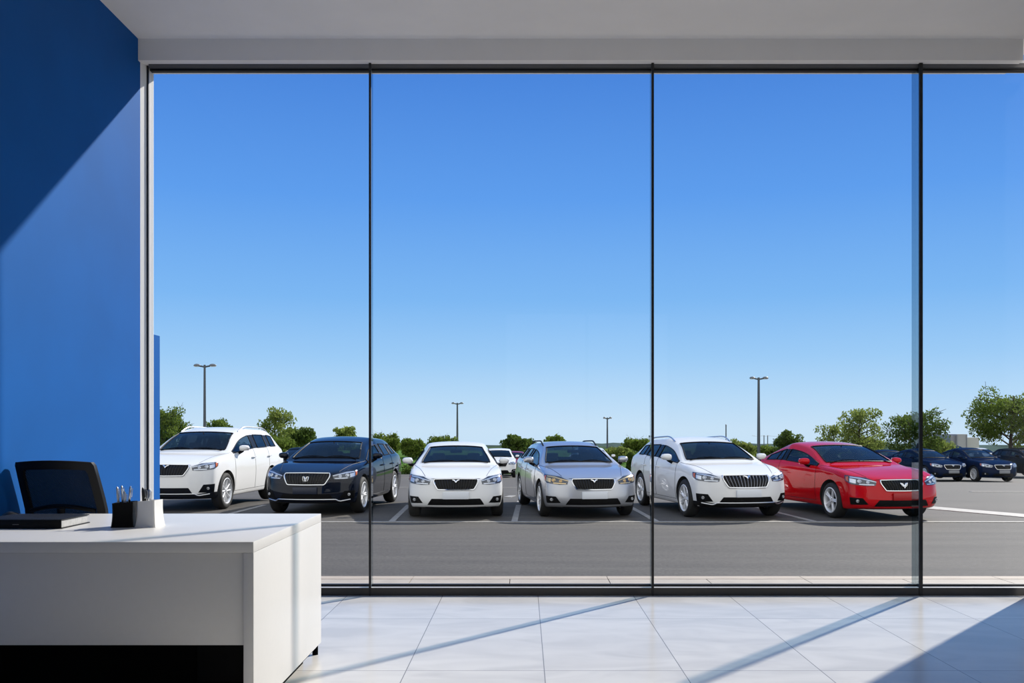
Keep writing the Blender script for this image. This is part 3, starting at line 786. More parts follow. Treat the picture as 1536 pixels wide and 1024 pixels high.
# ================================================================== THE ROOM
XL, XR, YB, CEIL = -2.874, 3.72, -3.6, 4.154
MB().box(XL-0.2, XR+0.2, YB-0.2, 7.16, -0.2, 0).struct('floor', tile_floor(), 'pale stone tile floor in front of the tall windows', 'floor')
MB().box(XL-0.2, XR+0.2, YB-0.2, 7.25, CEIL, CEIL+0.3).struct('ceiling', white, 'plain white ceiling above the windows', 'ceiling')
MB().box(XL-0.2, XL, YB, 7.16, 0, CEIL).struct('wall_left', blue, 'bright blue wall beside the windows and the chair', 'wall')
MB().box(XR, XR+0.2, YB, 6.93, 0, CEIL).struct('wall_right', white, 'white wall past the last window', 'wall')
BX0, BX1, BZ0_, BZ1_ = -0.4, 2.8, 1.2, 3.5  # window opening added in the unseen back wall to let in fill light
wb_ = MB(); wb_.box(XL, XR, YB-0.2, YB, 0, BZ0_); wb_.box(XL, XR, YB-0.2, YB, BZ1_, CEIL); wb_.box(XL, BX0, YB-0.2, YB, BZ0_, BZ1_); wb_.box(BX1, XR, YB-0.2, YB, BZ0_, BZ1_)
wb_.struct('wall_back', white, 'white wall opposite the tall windows', 'wall')
fill_win = MB().box(BX0, BX1, YB-0.11, YB-0.10, BZ0_, BZ1_).struct('window_5', pane, 'wide window in the wall opposite the car lot', 'window')
q = MB(); q.box(BX0, BX1, YB-0.14, YB-0.06, BZ0_, BZ0_+0.05); q.box(BX0, BX1, YB-0.14, YB-0.06, BZ1_-0.05, BZ1_)
for x_ in (BX0, (BX0+BX1)/2-0.025, BX1-0.05): q.box(x_, x_+0.05, YB-0.14, YB-0.06, BZ0_, BZ1_)
q.build('window_frame', [greymetal], fill_win)
MB().box(XL, XR, 6.95, 7.22, 3.993, CEIL).struct('trim_1', white, 'white beam above the windows', 'beam')
MXS = [((554.5+555.5)/2, 0.016, 0.10), (979, 0.018, 0.10), (1381.3, 0.025, 0.14)]
edges = [XL + 0.05] + [wx(px, 7.0) for px, w, d in MXS] + [XR + 0.2]
for i in range(4):
    x0, x1 = edges[i], edges[i+1]
    a = x0 + (0.005 if i else 0.0); b = x1 - 0.005
    w = MB().box(a, b, 7.066, 7.078, 0.05, 3.99).struct('window_%d' % (i+1), pane, ['tall window pane beside the blue wall', 'tall window pane in front of the white sedan', 'tall window pane in front of the white crossover', 'tall window pane at the far right end'][i], 'window')
    f = MB(); f.box(a, b, 7.0, 7.14, 0.0, 0.058); f.build('window_sill', [bronze], w)
    f = MB(); f.box(a, b, 7.002, 7.054, 0.058, 0.0595); f.build('sill_cap', [whitemetal], w)  # white strip laid on the dark sill as its bright top highlight
    f = MB(); f.box(a, b, 7.055, 7.09, 0.058, 0.076); f.build('sill_gasket', [gasket], w)
    f = MB(); f.box(a, b, 7.02, 7.06, 3.968, 4.0); f.build('head_rail', [greymetal], w)
    f = MB(); f.box(a, b, 7.045, 7.09, 3.952, 4.0); f.build('head_gasket', [gasket], w)
    f = MB(); f.box(a, b, 7.095, 7.15, 3.972, 4.05); f.build('outer_head_rail', [whitemetal], w)
for i, (px, w_, d_) in enumerate(MXS):
    x = wx(px, 7.0)
    p = MB().box(x-w_/2, x+w_/2, 6.994, 7.010, 0.0, 3.992).struct('trim_%d' % (i+2), gasket, ['thin black window bar nearest the blue wall', 'thin black window bar in front of the white crossover', 'broad window bar with a steel side in front of the red coupe'][i], 'window bar')
    q = MB(); q.box(x-w_/2+0.0015, x+w_/2-0.0015, 7.010, 7.0+d_, 0.06, 3.975); q.build('window_fin', [fin], p)  # see-through glass fin behind the black front strip
def wedge(x0, x1, y0, y1, y2):   # jamb profile whose face turns towards the room and the right
    w_ = MB(); pr = [(x0, y0), (x1, y1), (x1, y2), (x0, y2)]
    return w_.loft([[(x, y, 0.0) for x, y in pr], [(x, y, 3.993) for x, y in pr]], True, True, True)
j = wedge(XL, XL+0.023, 6.99, 7.045, 7.05).struct('trim_5', whitemetal, 'white window jamb against the blue wall', 'window jamb')
q = MB(); q.box(XL, XL+0.036, 7.05, 7.065, 0, 3.993); q.build('jamb_gasket', [gasket], j)
wedge(XL+0.036, XL+0.053, 7.066, 7.106, 7.11).build('outer_jamb', [whitemetal], j)
MB().box(-3.15, -2.944, 7.16, 7.545, -0.42, 2.0).struct('wall_outside', blue, 'low blue wing wall outside the glass', 'wall')

# ================================================================== DESK
desk = empty('reception_desk', (-1.9, 4.8, 0)); tag(desk, 'white reception desk with a black recess under its front panel', 'desk')
def at(o, root):   # keep world coordinates when parenting
    o.parent = root; o.matrix_parent_inverse = Matrix.Translation(-Vector(root.location)); return o
KD = 0.955   # desk stands on low feet
DX0, DX1, DY0, DY1, DZ = -2.85, -1.135, 3.916, 5.222, 0.7763
DB = 0.056
at(MB().rbox(DX0, DX1, DY0, DY1, DZ-0.046, DZ, 0.003).build('desktop', [lam], None, 40), desk)
at(MB().rbox(DX1-0.043, DX1, DY0+0.002, DY1, DB, DZ-0.0465, 0.002).build('side_panel', [lam], None, 40), desk)
at(MB().rbox(DX0, DX1-0.0435, DY0+0.02, DY0+0.045, 0.338, DZ-0.0465, 0.002).build('front_panel', [lam], None, 40), desk)
at(MB().box(DX1-0.043, DX1-0.008, DY0+0.03, DY1-0.10, DB-0.010, DB).build('bottom_rail', [blackl], None), desk)
for y in (DY0+0.06, DY1-0.05):
    at(MB().lathe([(0.0001, 0), (0.016, 0), (0.016, DB), (0.0001, DB)], 14, center=(DX1-0.022, y, 0)).build('foot', [blackl], None, 40), desk)
at(MB().box(DX0, wx(297, 4.11), 4.12, 4.16, 0.0, DZ-0.05).build('inner_panel', [blackl], None), desk)
at(MB().rbox(wx(297, 4.11), DX1-0.044, 4.10, 5.0, 0.14, DZ-0.05, 0.003).build('drawer_pedestal', [principled('black_drawer', (0.004, 0.004, 0.004), 0.6, spec=0.1)], None, 40), desk)
at(MB().box(wx(297, 4.11), DX1-0.044, 4.108, 4.98, 0.0, 0.14).build('pedestal_base', [blackl], None), desk)

# things on the desk
book = empty('notebook', (-2.48*KD, 4.78*KD, DZ)); tag(book, 'closed black hardcover notebook with pale pages on the desk', 'notebook')
ink = principled('black_leatherette', (0.004, 0.0045, 0.0055), 0.5, spec=0.16, bump=(400, 0.15)); paper = principled('page_edge', (0.42, 0.42, 0.42), 0.8, noise=(60, 0.12))
bx0, bx1, by0, by1 = -0.215, 0.179, -0.142, 0.146
m = MB(); m.rbox(bx0, bx1, by0, by1, 0.0, 0.005, 0.002); m.rbox(bx0, bx1-0.003, by0, by1, 0.039, 0.044, 0.002)
m.rbox(bx0, bx1-0.004, by0-0.001, by0+0.006, 0.001, 0.043, 0.002); m.build('cover', [ink], book, 40)
m = MB(); m.box(bx0+0.004, bx1-0.008, by0+0.006, by1-0.012, 0.005, 0.039); m.build('pages', [paper], book)
m = MB(); m.box(-0.055, -0.025, by0-0.0018, by0-0.0008, 0.019, 0.022); m.build('spine_stamp', [principled('foil', (0.12, 0.12, 0.12), 0.4)], book)

mouse = MB(); rings = []
for k in range(9):
    t = k/8; e = math.sin(math.pi*min(0.999, max(0.001, t)))**0.45
    rings.append([(0.034*e*math.cos(a), -0.055+0.11*t, 0.044*e*math.sin(a)*(1-0.35*abs(t-0.4))) for a in [math.pi*q/12 for q in range(13)]])
mouse.loft(rings, True, True, True); mo = mouse.build('computer_mouse', [principled('mouse_shell', (0.006, 0.006, 0.007), 0.35)], None, 50)
mo.location = (wx(17, 4.89), 4.89, DZ); mo.rotation_euler = (0, 0, R(-50)); tag(mo, 'small rounded black mouse behind the notebook', 'mouse')

def pen_cup(name, label, cx, cy, rz, mat, w0, w1, h, tall_side):
    """square leather cup with inward curved faces"""
    t = empty(name, (cx, cy, DZ), rz); tag(t, label, 'pen cup', 'pen cups on the desk')
    def ring(w, z, c=0.10, dz=0.0):
        out = []
        for k in range(4):
            a0 = math.pi/4 + k*math.pi/2
            for da in (-0.06, 0.06):
                rr = w/2*math.sqrt(2)*0.985
                out.append((rr*math.cos(a0+da), rr*math.sin(a0+da), z + dz*math.cos(a0+da)))
        return out
    m = MB(); rs = []
    for k in range(9):
        q = k/8; w = lerp(w0, w1, q) - 0.006*math.sin(math.pi*q); rs.append(ring(w, 0.001 + h*q, dz=tall_side*q))
    for k in range(8, 0, -1):
        q = k/8; w = lerp(w0, w1, q) - 0.006*math.sin(math.pi*q) - 0.007; rs.append(ring(w, 0.001 + h*q, dz=tall_side*q))
    m.loft(rs, True, True, True); m.build('cup_body', [mat], t, 22)
    m = MB(); b = [ring(w0+0.002, 0.0), ring(w0+0.002, 0.004)]; m.loft(b, True, True, True); m.build('cup_base', [mat], t, 30)
    return t
cupb = principled('black_leather', (0.003, 0.003, 0.003), 0.55, spec=0.14, bump=(300, 0.2)); cupw = principled('pale_grey_leather', (0.78, 0.78, 0.765), 0.5, bump=(300, 0.2))
CB = (wx(188, 4.735)*KD, 4.735*KD); CW = (wx(221, 4.74)*KD, 4.74*KD)
pen_cup('pen_cup', 'black square pen cup full of silver pens', CB[0]-0.004, CB[1]+0.005, R(8), cupb, 0.100, 0.092, 0.118, 0.004)
pen_cup('pen_cup', 'pale grey square pen cup to the side of the black one', CW[0]+0.010, CW[1]+0.01, R(-8), cupw, 0.100, 0.084, 0.126, 0.004)
def pen(label, cup, dx, dy, length, tx, ty, mat, style):
    o = empty('pen', (cup[0]+dx, cup[1]+dy, DZ+0.010)); tag(o, label, 'pen', 'pens in the desk cups')
    M = Matrix.Rotation(R(tx), 4, 'Y') @ Matrix.Rotation(R(ty), 4, 'X')
    m = MB(); L = length
    m.lathe([(0.0008, 0), (0.0035, 0.012), (0.0048, 0.03), (0.005, L*0.55), (0.0058, L*0.56), (0.0062, L-0.02), (0.0045, L-0.004), (0.0005, L)], 12).xf(M); m.build('barrel', [mat], o, 50)
    c = MB(); c.tube([(0.0062, 0, L-0.012), (0.0105, 0, L-0.012), (0.0105, 0, L-0.05), (0.0075, 0, L-0.055)], 0.0016, 6).xf(M); c.build('clip', [principled('pen_steel', (0.75, 0.76, 0.78), 0.2, 1.0)], o, 50)
    return o
stl = principled('pen_steel', (0.75, 0.76, 0.78), 0.2, 1.0); blk_ = principled('pen_black', (0.01, 0.01, 0.011), 0.3); slv = principled('pen_silver', (0.62, 0.64, 0.68), 0.3, 0.5)
pen('silver pen leaning furthest towards the chair in the black cup', CB, -0.026, 0.004, 0.185, -5, 0, slv, 0)
pen('second silver pen from the chair side in the black cup', CB, -0.008, 0.012, 0.19, -6, -3, stl, 0)
pen('short silver pen upright at the middle of the black cup', CB, 0.002, -0.012, 0.160, 1, 2, slv, 0)
pen('silver pen leaning towards the grey cup from the black cup', CB, 0.008, 0.002, 0.188, 5, 0, stl, 0)
pen('dark slender pen at the rear of the black cup', CB, -0.018, 0.022, 0.170, -2, -2, blk_, 0)
pen('black pen tilted above the rim of the pale grey cup', CW, -0.010, -0.008, 0.182, -2, 2, blk_, 0)
pen('second black pen leaning beside the tall black one in the grey cup', CW, -0.018, 0.006, 0.176, 2, 0, blk_, 0)
pen('silver pen standing between black pens in the grey cup', CW, 0.0, 0.004, 0.172, 3, 0, stl, 0)

# ================================================================== OFFICE CHAIR
chair = empty('office_chair', (-2.618, 5.245, 0), R(-3)); tag(chair, 'black mesh back office chair behind the desk by the blue wall', 'chair')
cp = principled('black_plastic', (0.004, 0.004, 0.0045), 0.45, spec=0.22); cf = principled('black_seat_fabric', (0.007, 0.007, 0.008), 0.9)
def back_pt(s, z):   # s in -1..1 across, z height; the chair faces the window and its back leans over the desk edge
    lean = -math.tan(R(24)) * (z - 0.80) if z > 0.80 else -math.tan(R(8)) * (z - 0.80)
    w = 0.226 + 0.010*math.sin(math.pi*(z-0.45)/0.6)
    return Vector((s*w, 0.045 + lean + 0.04*s*s, z))
BZ0, BZ1 = 0.50, 1.075
def back_outline(inset, n=9):
    top, bot = BZ1 - inset*0.95, BZ0 + inset; e = 1 - inset/0.25*(0.9); o = []
    cr = 0.10
    for k in range(n): s = lerp(-e+cr*0.4, e-cr*0.4, k/(n-1)); o.append((s, top + 0.012*(1-s*s) - 0.012))
    for k in range(n): o.append((e*(1 - 0.0*k), lerp(top-0.03, bot+0.04, k/(n-1))))
    for k in range(n): s = lerp(e-cr*0.6, -e+cr*0.6, k/(n-1)); o.append((s, bot))
    for k in range(n): o.append((-e, lerp(bot+0.04, top-0.03, k/(n-1))))
    return o
oo, ii = back_outline(0.0), back_outline(0.052)
m = MB(); A = [back_pt(*q) + Vector((0, -0.016, 0)) for q in oo]; Bi = [back_pt(*q) + Vector((0, -0.012, 0)) for q in ii]
A2 = [back_pt(*q) + Vector((0, 0.016, 0)) for q in oo]; B2 = [back_pt(*q) + Vector((0, 0.012, 0)) for q in ii]
m.loft([Bi, A, A2, B2, Bi], True, False, False); m.build('back_frame', [cp], chair, 50)
mesh_m = bpy.data.materials.new('chair_mesh_weave'); mesh_m.use_nodes = True
nt = mesh_m.node_tree; pb = nt.nodes['Principled BSDF']; pb.inputs['Base Color'].default_value = (0.006, 0.007, 0.010, 1); pb.inputs['Roughness'].default_value = 0.8; pb.inputs['Specular IOR Level'].default_value = 0.12
tcn = nt.nodes.new('ShaderNodeTexCoord'); wv = nt.nodes.new('ShaderNodeTexWave'); wv.inputs['Scale'].default_value = 60; wv.bands_direction = 'DIAGONAL'; nt.links.new(tcn.outputs['Object'], wv.inputs['Vector'])
tr = nt.nodes.new('ShaderNodeBsdfTransparent'); mxn = nt.nodes.new('ShaderNodeMixShader'); mr = nt.nodes.new('ShaderNodeMapRange'); mr.inputs[3].default_value = 0.0; mr.inputs[4].default_value = 0.07
nt.links.new(wv.outputs['Fac'], mr.inputs[0]); nt.links.new(mr.outputs[0], mxn.inputs[0]); nt.links.new(pb.outputs[0], mxn.inputs[1]); nt.links.new(tr.outputs[0], mxn.inputs[2]); nt.links.new(mxn.outputs[0], nt.nodes['Material Output'].inputs['Surface'])
m = MB(); NX, NZ = 13, 13; vs = []; fs = []
for jz in range(NZ):
    for ix in range(NX): vs.append(back_pt(lerp(-0.82, 0.82, ix/(NX-1)), lerp(BZ0+0.04, BZ1-0.04, jz/(NZ-1))) + Vector((0, 0.0, 0)))
for jz in range(NZ-1):
    for ix in range(NX-1): fs.append((jz*NX+ix, jz*NX+ix+1, (jz+1)*NX+ix+1, (jz+1)*NX+ix))
m.add(vs, fs); m.build('mesh_back', [mesh_m], chair, 60)
m = MB(); m.tube([back_pt(lerp(-0.8, 0.8, k/12), 0.785 + 0.03*math.sin(math.pi*k/12)) + Vector((0, -0.02, 0)) for k in range(13)], [0.012]*13, 8)
m.tube([(0, 0.03, 0.80), (0, 0.03, 0.60), (0, 0.06, 0.46), (0, 0.25, 0.43)], 0.022, 8); m.build('lumbar_support', [cp], chair, 50)
SY = 0.36
m = MB(); m.rbox(-0.23, 0.23, SY-0.24, SY+0.24, 0.42, 0.50, 0.035, 4); m.build('seat', [cf], chair, 40)
m = MB(); m.lathe([(0.0001, 0.10), (0.03, 0.10), (0.03, 0.24), (0.018, 0.24), (0.018, 0.41), (0.10, 0.41), (0.0001, 0.42)], 16, center=(0, SY, 0)); m.build('gas_lift', [cp], chair, 40)
m = MB()
for k in range(5):
    a = 2*math.pi*k/5 + 0.94; d = Vector((math.cos(a), math.sin(a), 0)); o_ = Vector((0, SY, 0)); m.tube([o_ + d*0.02 + Vector((0, 0, 0.115)), o_ + d*0.13 + Vector((0, 0, 0.10)), o_ + d*0.23 + Vector((0, 0, 0.072))], [0.026, 0.022, 0.016], 8)
m.build('star_base', [cp], chair, 50)
for k in range(5):
    a = 2*math.pi*k/5 + 0.94; c = Vector((0.23*math.cos(a), SY + 0.23*math.sin(a), 0.028)); m = MB()
    m.lathe([(0.0001, -0.022), (0.026, -0.022), (0.028, -0.016), (0.028, 0.016), (0.026, 0.022), (0.0001, 0.022)], 16, 'x', center=c); m.tube([c, c + Vector((0, 0, 0.05))], 0.008, 6); m.build('caster', [cp], chair, 40)

# ================================================================== OUTSIDE GROUND
def gz(x, y):
    z = -0.4
    if y > 21: z -= 0.032 * (min(y, 60) - 21)
    if y > 60: z -= 0.006 * (y - 60)
    return z
def bank(x, y):
    """grass bank behind the lot, dying out towards the right-hand car rows"""
    h = interp([(59, -0.03), (60, 0.10), (64, 0.95), (69, 1.3), (82, 0.95), (120, -3.0), (180, -6.5), (520, -9.5)], y)
    fade = 1 - max(0, min(1, (x - 9) / 6)) if y < 100 else 1.0
    return gz(x, min(y, 60)) + (h if h < 0 and y > 100 else h * fade) - (0.05 if fade < 0.2 and y < 100 else 0)
def grid(xs, ys, fn):
    m = MB(); vs = [(x, y, fn(x, y)) for y in ys for x in xs]; n = len(xs)
    return m.add(vs, [(j*n+i, j*n+i+1, (j+1)*n+i+1, (j+1)*n+i) for j in range(len(ys)-1) for i in range(n-1)])
asp = asphalt()
grid([-60, -30, 0, 30, 60, 100], [7.0, 9.5, 15, 21, 30, 40, 60, 75, 112], gz).struct('ground', asp, 'grey asphalt car lot outside the windows', 'ground', smooth=30)
lawn_m = principled('lawn_grass', (0.075, 0.16, 0.025), 0.95, spec=0.1, noise=(1.2, 0.4), bump=(30, 0.6))
xs = [-70 + 5*i for i in range(17)] + [11.5, 13, 14.5, 16] + [20 + 15*i for i in range(14)]
xs = sorted(set(xs))
grid([x for x in xs if x <= 16], [59, 60, 61.5, 63, 64.5, 66.5, 69, 74, 82, 95, 120, 150, 180, 300, 520], bank).struct('lawn', lawn_m, 'green grass bank behind the car lot', 'lawn', smooth=40)
grid([16, 60, 120, 260], [112, 150, 180, 300, 520], lambda x, y: min(gz(x, 112) - 0.1, bank(0, y))).struct('field', lawn_m, 'grass beyond the far end of the car lot', 'field', smooth=40)
paving = principled('sidewalk_paving', (0.40, 0.345, 0.285), 0.8, noise=(5.0, 0.08))
sw = MB()
x = -7.0; random.seed(4)
while x < 9:
    sw.box(x+0.004, x+0.98-0.004, 7.25, 9.32, -0.42, -0.25); x += 0.98
sw.struct('sidewalk', paving, 'beige paved walkway along the outside of the windows', 'sidewalk')
k = MB(); x = -7.0
while x < 9: k.box(x+0.003, x+1.957, 9.33, 9.5, -0.42, -0.248); x += 1.96
k.struct('curb', principled('curb_stone', (0.42, 0.35, 0.28), 0.8, noise=(6, 0.06)), 'beige curb stones between walkway and asphalt', 'curb')
MB().box(XL-0.2, XR+0.2, 7.0, 7.25, -0.42, -0.001).struct('trim_6', principled('concrete_edge', (0.4, 0.4, 0.39), 0.8), 'concrete floor edge under the windows', 'floor edge')
linep = principled('road_paint', (0.29, 0.275, 0.25), 0.7, noise=(14, 0.22))
def ground_line(pts, w, label):
    """painted stripe following the ground"""
    m = MB(); top = []; P = []
    for (x0, y0), (x1, y1) in zip(pts, pts[1:]):
        n = max(1, int(abs(y1-y0)/3 + abs(x1-x0)/15))
        for q in range(n): P.append((lerp(x0, x1, q/n), lerp(y0, y1, q/n)))
    P.append(pts[-1])
    for i, p in enumerate(P):
        a = Vector(P[max(0, i-1)]); b = Vector(P[min(len(P)-1, i+1)]); d = (b-a).normalized(); nn = Vector((-d.y, d.x))*w/2
        top.append([Vector((p[0]+s*nn.x, p[1]+s*nn.y, gz(p[0]+s*nn.x, p[1]+s*nn.y) + h)) for s, h in ((-1, 0.0), (-1, 0.012), (1, 0.012), (1, 0.0))])
    m.loft(top, True, True, True)
    o = m.struct('parking_line', linep, label, 'parking line'); return o
ground_line([(-9, 16.5), (15.5, 16.5)], 0.13, 'long white line across the asphalt in front of the car row')
for x0, y0, x1, y1, lb in ((-5.75, 16.6, -5.6, 21.5, 'white stall line between white SUV and black SUV'), (-2.35, 16.6, -2.55, 21.5, 'white stall line beside the white sedan'), (-0.17, 16.6, -0.1, 21.5, 'white stall line between white sedan and silver wagon'),
                           (2.35, 16.6, 2.2, 21.5, 'white stall line between silver wagon and white crossover'), (5.15, 16.6, 4.75, 21.5, 'white stall line between white crossover and red coupe')):
    ground_line([(x0, y0), (x1, y1)], 0.11, lb)
ground_line([(9.9, 16.9), (7.6, 21.2)], 0.62, 'broad white line beside the red coupe')
ground_line([(-9, 31.7), (10, 31.7)], 0.16, 'thin white line across the lot behind the front row')
ground_line([(-9, 47.5), (10, 47.5)], 0.25, 'faint white line near the grass bank')
ground_line([(13.2, 27.6), (15.6, 27.4)], 0.22, 'short white line on the open asphalt before the blue cars')
ground_line([(10.5, 34.5), (15.0, 34.5)], 0.2, 'faint white stripe in front of the navy sedans')
ground_line([(-0.42, 23.6), (-0.30, 24.6)], 0.18, 'short white mark on the asphalt behind the stalls')

# ================================================================== CARS
WHT = paint('paint_white', (0.76, 0.76, 0.755)); RED = paint('paint_red', (0.50, 0.004, 0.008)); BLK = paint('paint_blue_black', (0.0035, 0.006, 0.014))
SLV = paint('paint_silver', (0.46, 0.47, 0.50), 0.65, 0.32); NAVY = paint('paint_navy', (0.004, 0.010, 0.035), coat=0.25); BLK2 = paint('paint_black', (0.006, 0.007, 0.009), coat=0.25); DRED = paint('paint_dark_red', (0.20, 0.01, 0.012))
G0 = -0.4
def put(P, name, label, px, d, yaw, mat, **kw):
    """px,d: the middle of the front axle"""
    x = wx(px, d); return make_car(P, name, label, (x, d, gz(x, d)), R(yaw), mat, **kw)
put(BIGSUV, 'suv', 'white SUV with roof rails, largest and nearest the blue wall', 275, 19.3, -4, WHT, front='suv', rails='silver', clad=True, skid=True, wheel='ten')
put(SUV, 'suv', 'black SUV with chrome edged grille beside the white SUV', 479, 18.5, -5, BLK, front='suv', emblem='crest', skid=True, plate='navy', wheel='double')
put(SEDAN, 'car', 'white sedan facing straight ahead in the middle of the row', 684, 17.75, 4, WHT, plate='white', wheel='ten')
put(WAGON, 'car', 'silver wagon with roof rails beside the white sedan', 877, 17.8, 8, SLV, plate='white', rails='black', warm=True, wheel='double')
put(SUV, 'suv', 'white crossover with black lower bumper between silver wagon and red coupe', 1094, 17.7, 10.5, WHT, front='suv', rails='silver', clad=True, skid=True, plate='white', wheel='double', emblem='wing', slat=13, bright_slats=True)
put(COUPE, 'car', 'bright red coupe with five spoke wheels parked last in the front row', 1312, 17.5, 11, RED, wheel='five', plate='red', emblem='fancy')
bg = dict(level=2)
put(SUV, 'suv', 'small white SUV parked far behind between white sedan and silver wagon', 748, 48.5, 2, WHT, front='suv', clad=True, tint='dark_glass', **bg)
put(SEDAN, 'car', 'dark sedan half hidden between white SUV and black SUV', 437, 35.5, -3, BLK2, tint='dark_glass', **bg)
put(SUV, 'suv', 'pale SUV just showing above the silver wagon', 893, 44.5, 4, WHT, front='suv', tint='dark_glass', **bg)
put(SEDAN, 'car', 'dark red sedan in the distance beside the small white SUV', 772, 54.3, 3, DRED, **bg)
grp = None
put(SEDAN, 'car', 'navy sedan mostly hidden, only its roof showing over the red coupe', 1352, 46, 2, NAVY, tint='car_glass', **bg)
put(dict(SEDAN, hw=0.85, rh=0.55), 'car', 'fully visible navy sedan crossed by the broad window bar', 1413, 40.8, 7, NAVY, plate='grey', tint='car_glass', **bg)
put(dict(SEDAN, hw=0.85, rh=0.55, zroof=1.44, zhead=1.35), 'car', 'navy sedan parked beside the black SUV, clear of the window bar', 1487, 40.3, 7, NAVY, plate='grey', tint='car_glass', wheel='ten', **bg)
put(SUV, 'suv', 'black SUV past the last navy sedan, under the biggest tree', 1568, 46.5, 6, BLK2, front='suv', tint='car_glass', **bg)
put(SUV, 'suv', 'distant dark SUV in front of the grey building', 1440, 90, 0, BLK2, front='suv', tint='dark_glass', **bg)
put(SEDAN, 'car', 'distant pale sedan under the tree beside the grey building', 1408, 78, 3, SLV, tint='dark_glass', **bg)
put(SEDAN, 'car', 'distant white sedan beside the dark SUV by the building', 1486, 77, 3, WHT, tint='dark_glass', **bg)

# ================================================================== LAMP POSTS
pole_m = principled('pole_grey', (0.07, 0.085, 0.10), 0.5, 0.3); head_m = principled('lamp_head_grey', (0.16, 0.17, 0.18), 0.5, 0.3); glassm = principled('lamp_lens', (0.6, 0.62, 0.65), 0.25)
def lamp_post(label, px, top, d, w, arm=(17, 17), th=0.10, drop=0.0):
    x = wx(px, d); zb = (bank if x < 12 else gz)(x, d); zt = wz(top, d); o = empty('street_lamp', (x, d, zb)); tag(o, label, 'street lamp', 'lamp posts around the car lot'); H = zt - zb
    m = MB(); m.lathe([(w*0.6, 0), (w*0.5, H*0.5), (w*0.38, H), (0.0001, H)], 12); m.build('pole', [pole_m], o, 40)
    m = MB(); m.rbox(-w*1.2, w*1.2, -w*1.2, w*1.2, -0.05, 0.10, 0.02); m.build('base_plate', [pole_m], o, 40)
    for sg, a in ((-1, arm[0]), (1, arm[1])):
        L = a*d/FPX; m = MB(); m.tube([(0, 0, H-th*0.8), (sg*L*0.45, 0, H-th*0.4)], th*0.32, 8); ao = m.build('arm', [pole_m], o, 50)
        m = MB(); rings = []
        for k in range(7):
            t = k/6; e = max(0.08, math.sin(math.pi*t)**0.5); xx = sg*lerp(L*0.35, L, t)
            rings.append([(xx, 0.16*e*math.cos(q), H - th*0.3 + (0.75*th*e*math.sin(q) if math.sin(q) > 0 else 0.35*th*e*math.sin(q)) + drop*t*0) for q in [2*math.pi*i/10 for i in range(10)]])
        m.loft(rings, True, True, True); ho = m.build('lamp_head', [head_m], ao, 50)
        m = MB(); m.box(min(sg*L*0.5, sg*L*0.9), max(sg*L*0.5, sg*L*0.9), -0.10, 0.10, H-th*0.72, H-th*0.5); m.build('lens', [glassm], ho)
lamp_post('tall twin armed lamp post behind the white SUV', 307, 547, 58, 0.17, (17, 18), 0.16)
lamp_post('twin armed lamp post above the white sedan', 686, 604, 82, 0.17, (9, 9.5), 0.15)
lamp_post('small distant twin armed lamp post above the silver wagon', 911, 626, 105, 0.20, (6.5, 7), 0.20)
lamp_post('thick twin armed lamp post between white crossover and red coupe', 1138, 566, 60, 0.19, (14, 15), 0.15)
def plain_pole(label, px, top, d, w, cap=False):
    x = wx(px, d); zb = (bank if x < 12 else gz)(x, d) - 0.05; H = wz(top, d) - zb; m = MB(); m.lathe([(w/2, 0), (w*0.42, H), (0.0001, H+0.02)], 10)
    o = empty('utility_pole', (x, d, zb)); tag(o, label, 'pole'); m.build('shaft', [pole_m], o, 40)
    c = MB()
    if cap: c.rbox(-w*1.4, w*1.4, -w*1.4, w*1.4, H-w*1.5, H+w, w*0.4); c.build('pole_head', [pole_m], o, 40)
    else: c.lathe([(w*0.48, H-0.12), (w*0.48, H+0.02), (0.0001, H+0.05)], 10); c.build('pole_cap', [head_m], o, 40)
    return o
plain_pole('slim grey pole rising behind the roof of the white crossover', 1089, 637, 64, 0.09)
plain_pole('thin dark pole behind the tail of the white crossover', 975, 654, 66, 0.06, True)
p1 = plain_pole('distant wire pole closest to the thick lamp post', 1146, 653, 120, 0.13); p2 = plain_pole('distant wire pole closest to the round tree', 1151.5, 653, 121, 0.13)
m = MB(); pts = []
for (xa, da), (xb, db) in (((1128, 118), (1146, 120)), ((1146, 120), (1151.5, 121)), ((1151.5, 121), (1172, 124))):
    for q in range(7):
        t = q/6; d = lerp(da, db, t); pts.append((wx(lerp(xa, xb, t), d), d, wz(653, d) - 0.10*math.sin(math.pi*t)))
m.tube(pts, 0.018, 5); tag(m.build('overhead_wire', [pole_m], None), 'thin overhead wire strung across the two distant poles', 'wire')

# ================================================================== GREY BUILDING
b = empty('warehouse', (wx(1452, 118), 118, -3.0)); tag(b, 'plain grey warehouse far behind the navy sedans', 'building')
clad_m = principled('grey_cladding_sheet', (0.20, 0.205, 0.23), 0.7); pale_m = principled('pale_cladding_sheet', (0.27, 0.275, 0.29), 0.7)
m = MB(); m.box(-2.2, -1.5, 0, 10, 0, wz(653, 118)+3); m.build('side_block', [clad_m], b)
m = MB(); m.box(-1.5, -0.25, -0.3, 10, 0, wz(651, 118)+3); m.build('main_block', [pale_m], b)
m = MB(); m.box(-0.25, 1.6, 0.4, 10, 0, wz(656, 118)+3); m.build('low_block', [principled('cream_cladding_sheet', (0.36, 0.36, 0.355), 0.7)], b)
for x_ in (-1.55, -0.32):
    m = MB(); m.lathe([(0.06, 0), (0.06, wz(652, 118)+3)], 8, center=(x_, -0.36, 0)); m.build('downpipe', [clad_m], b, 40)

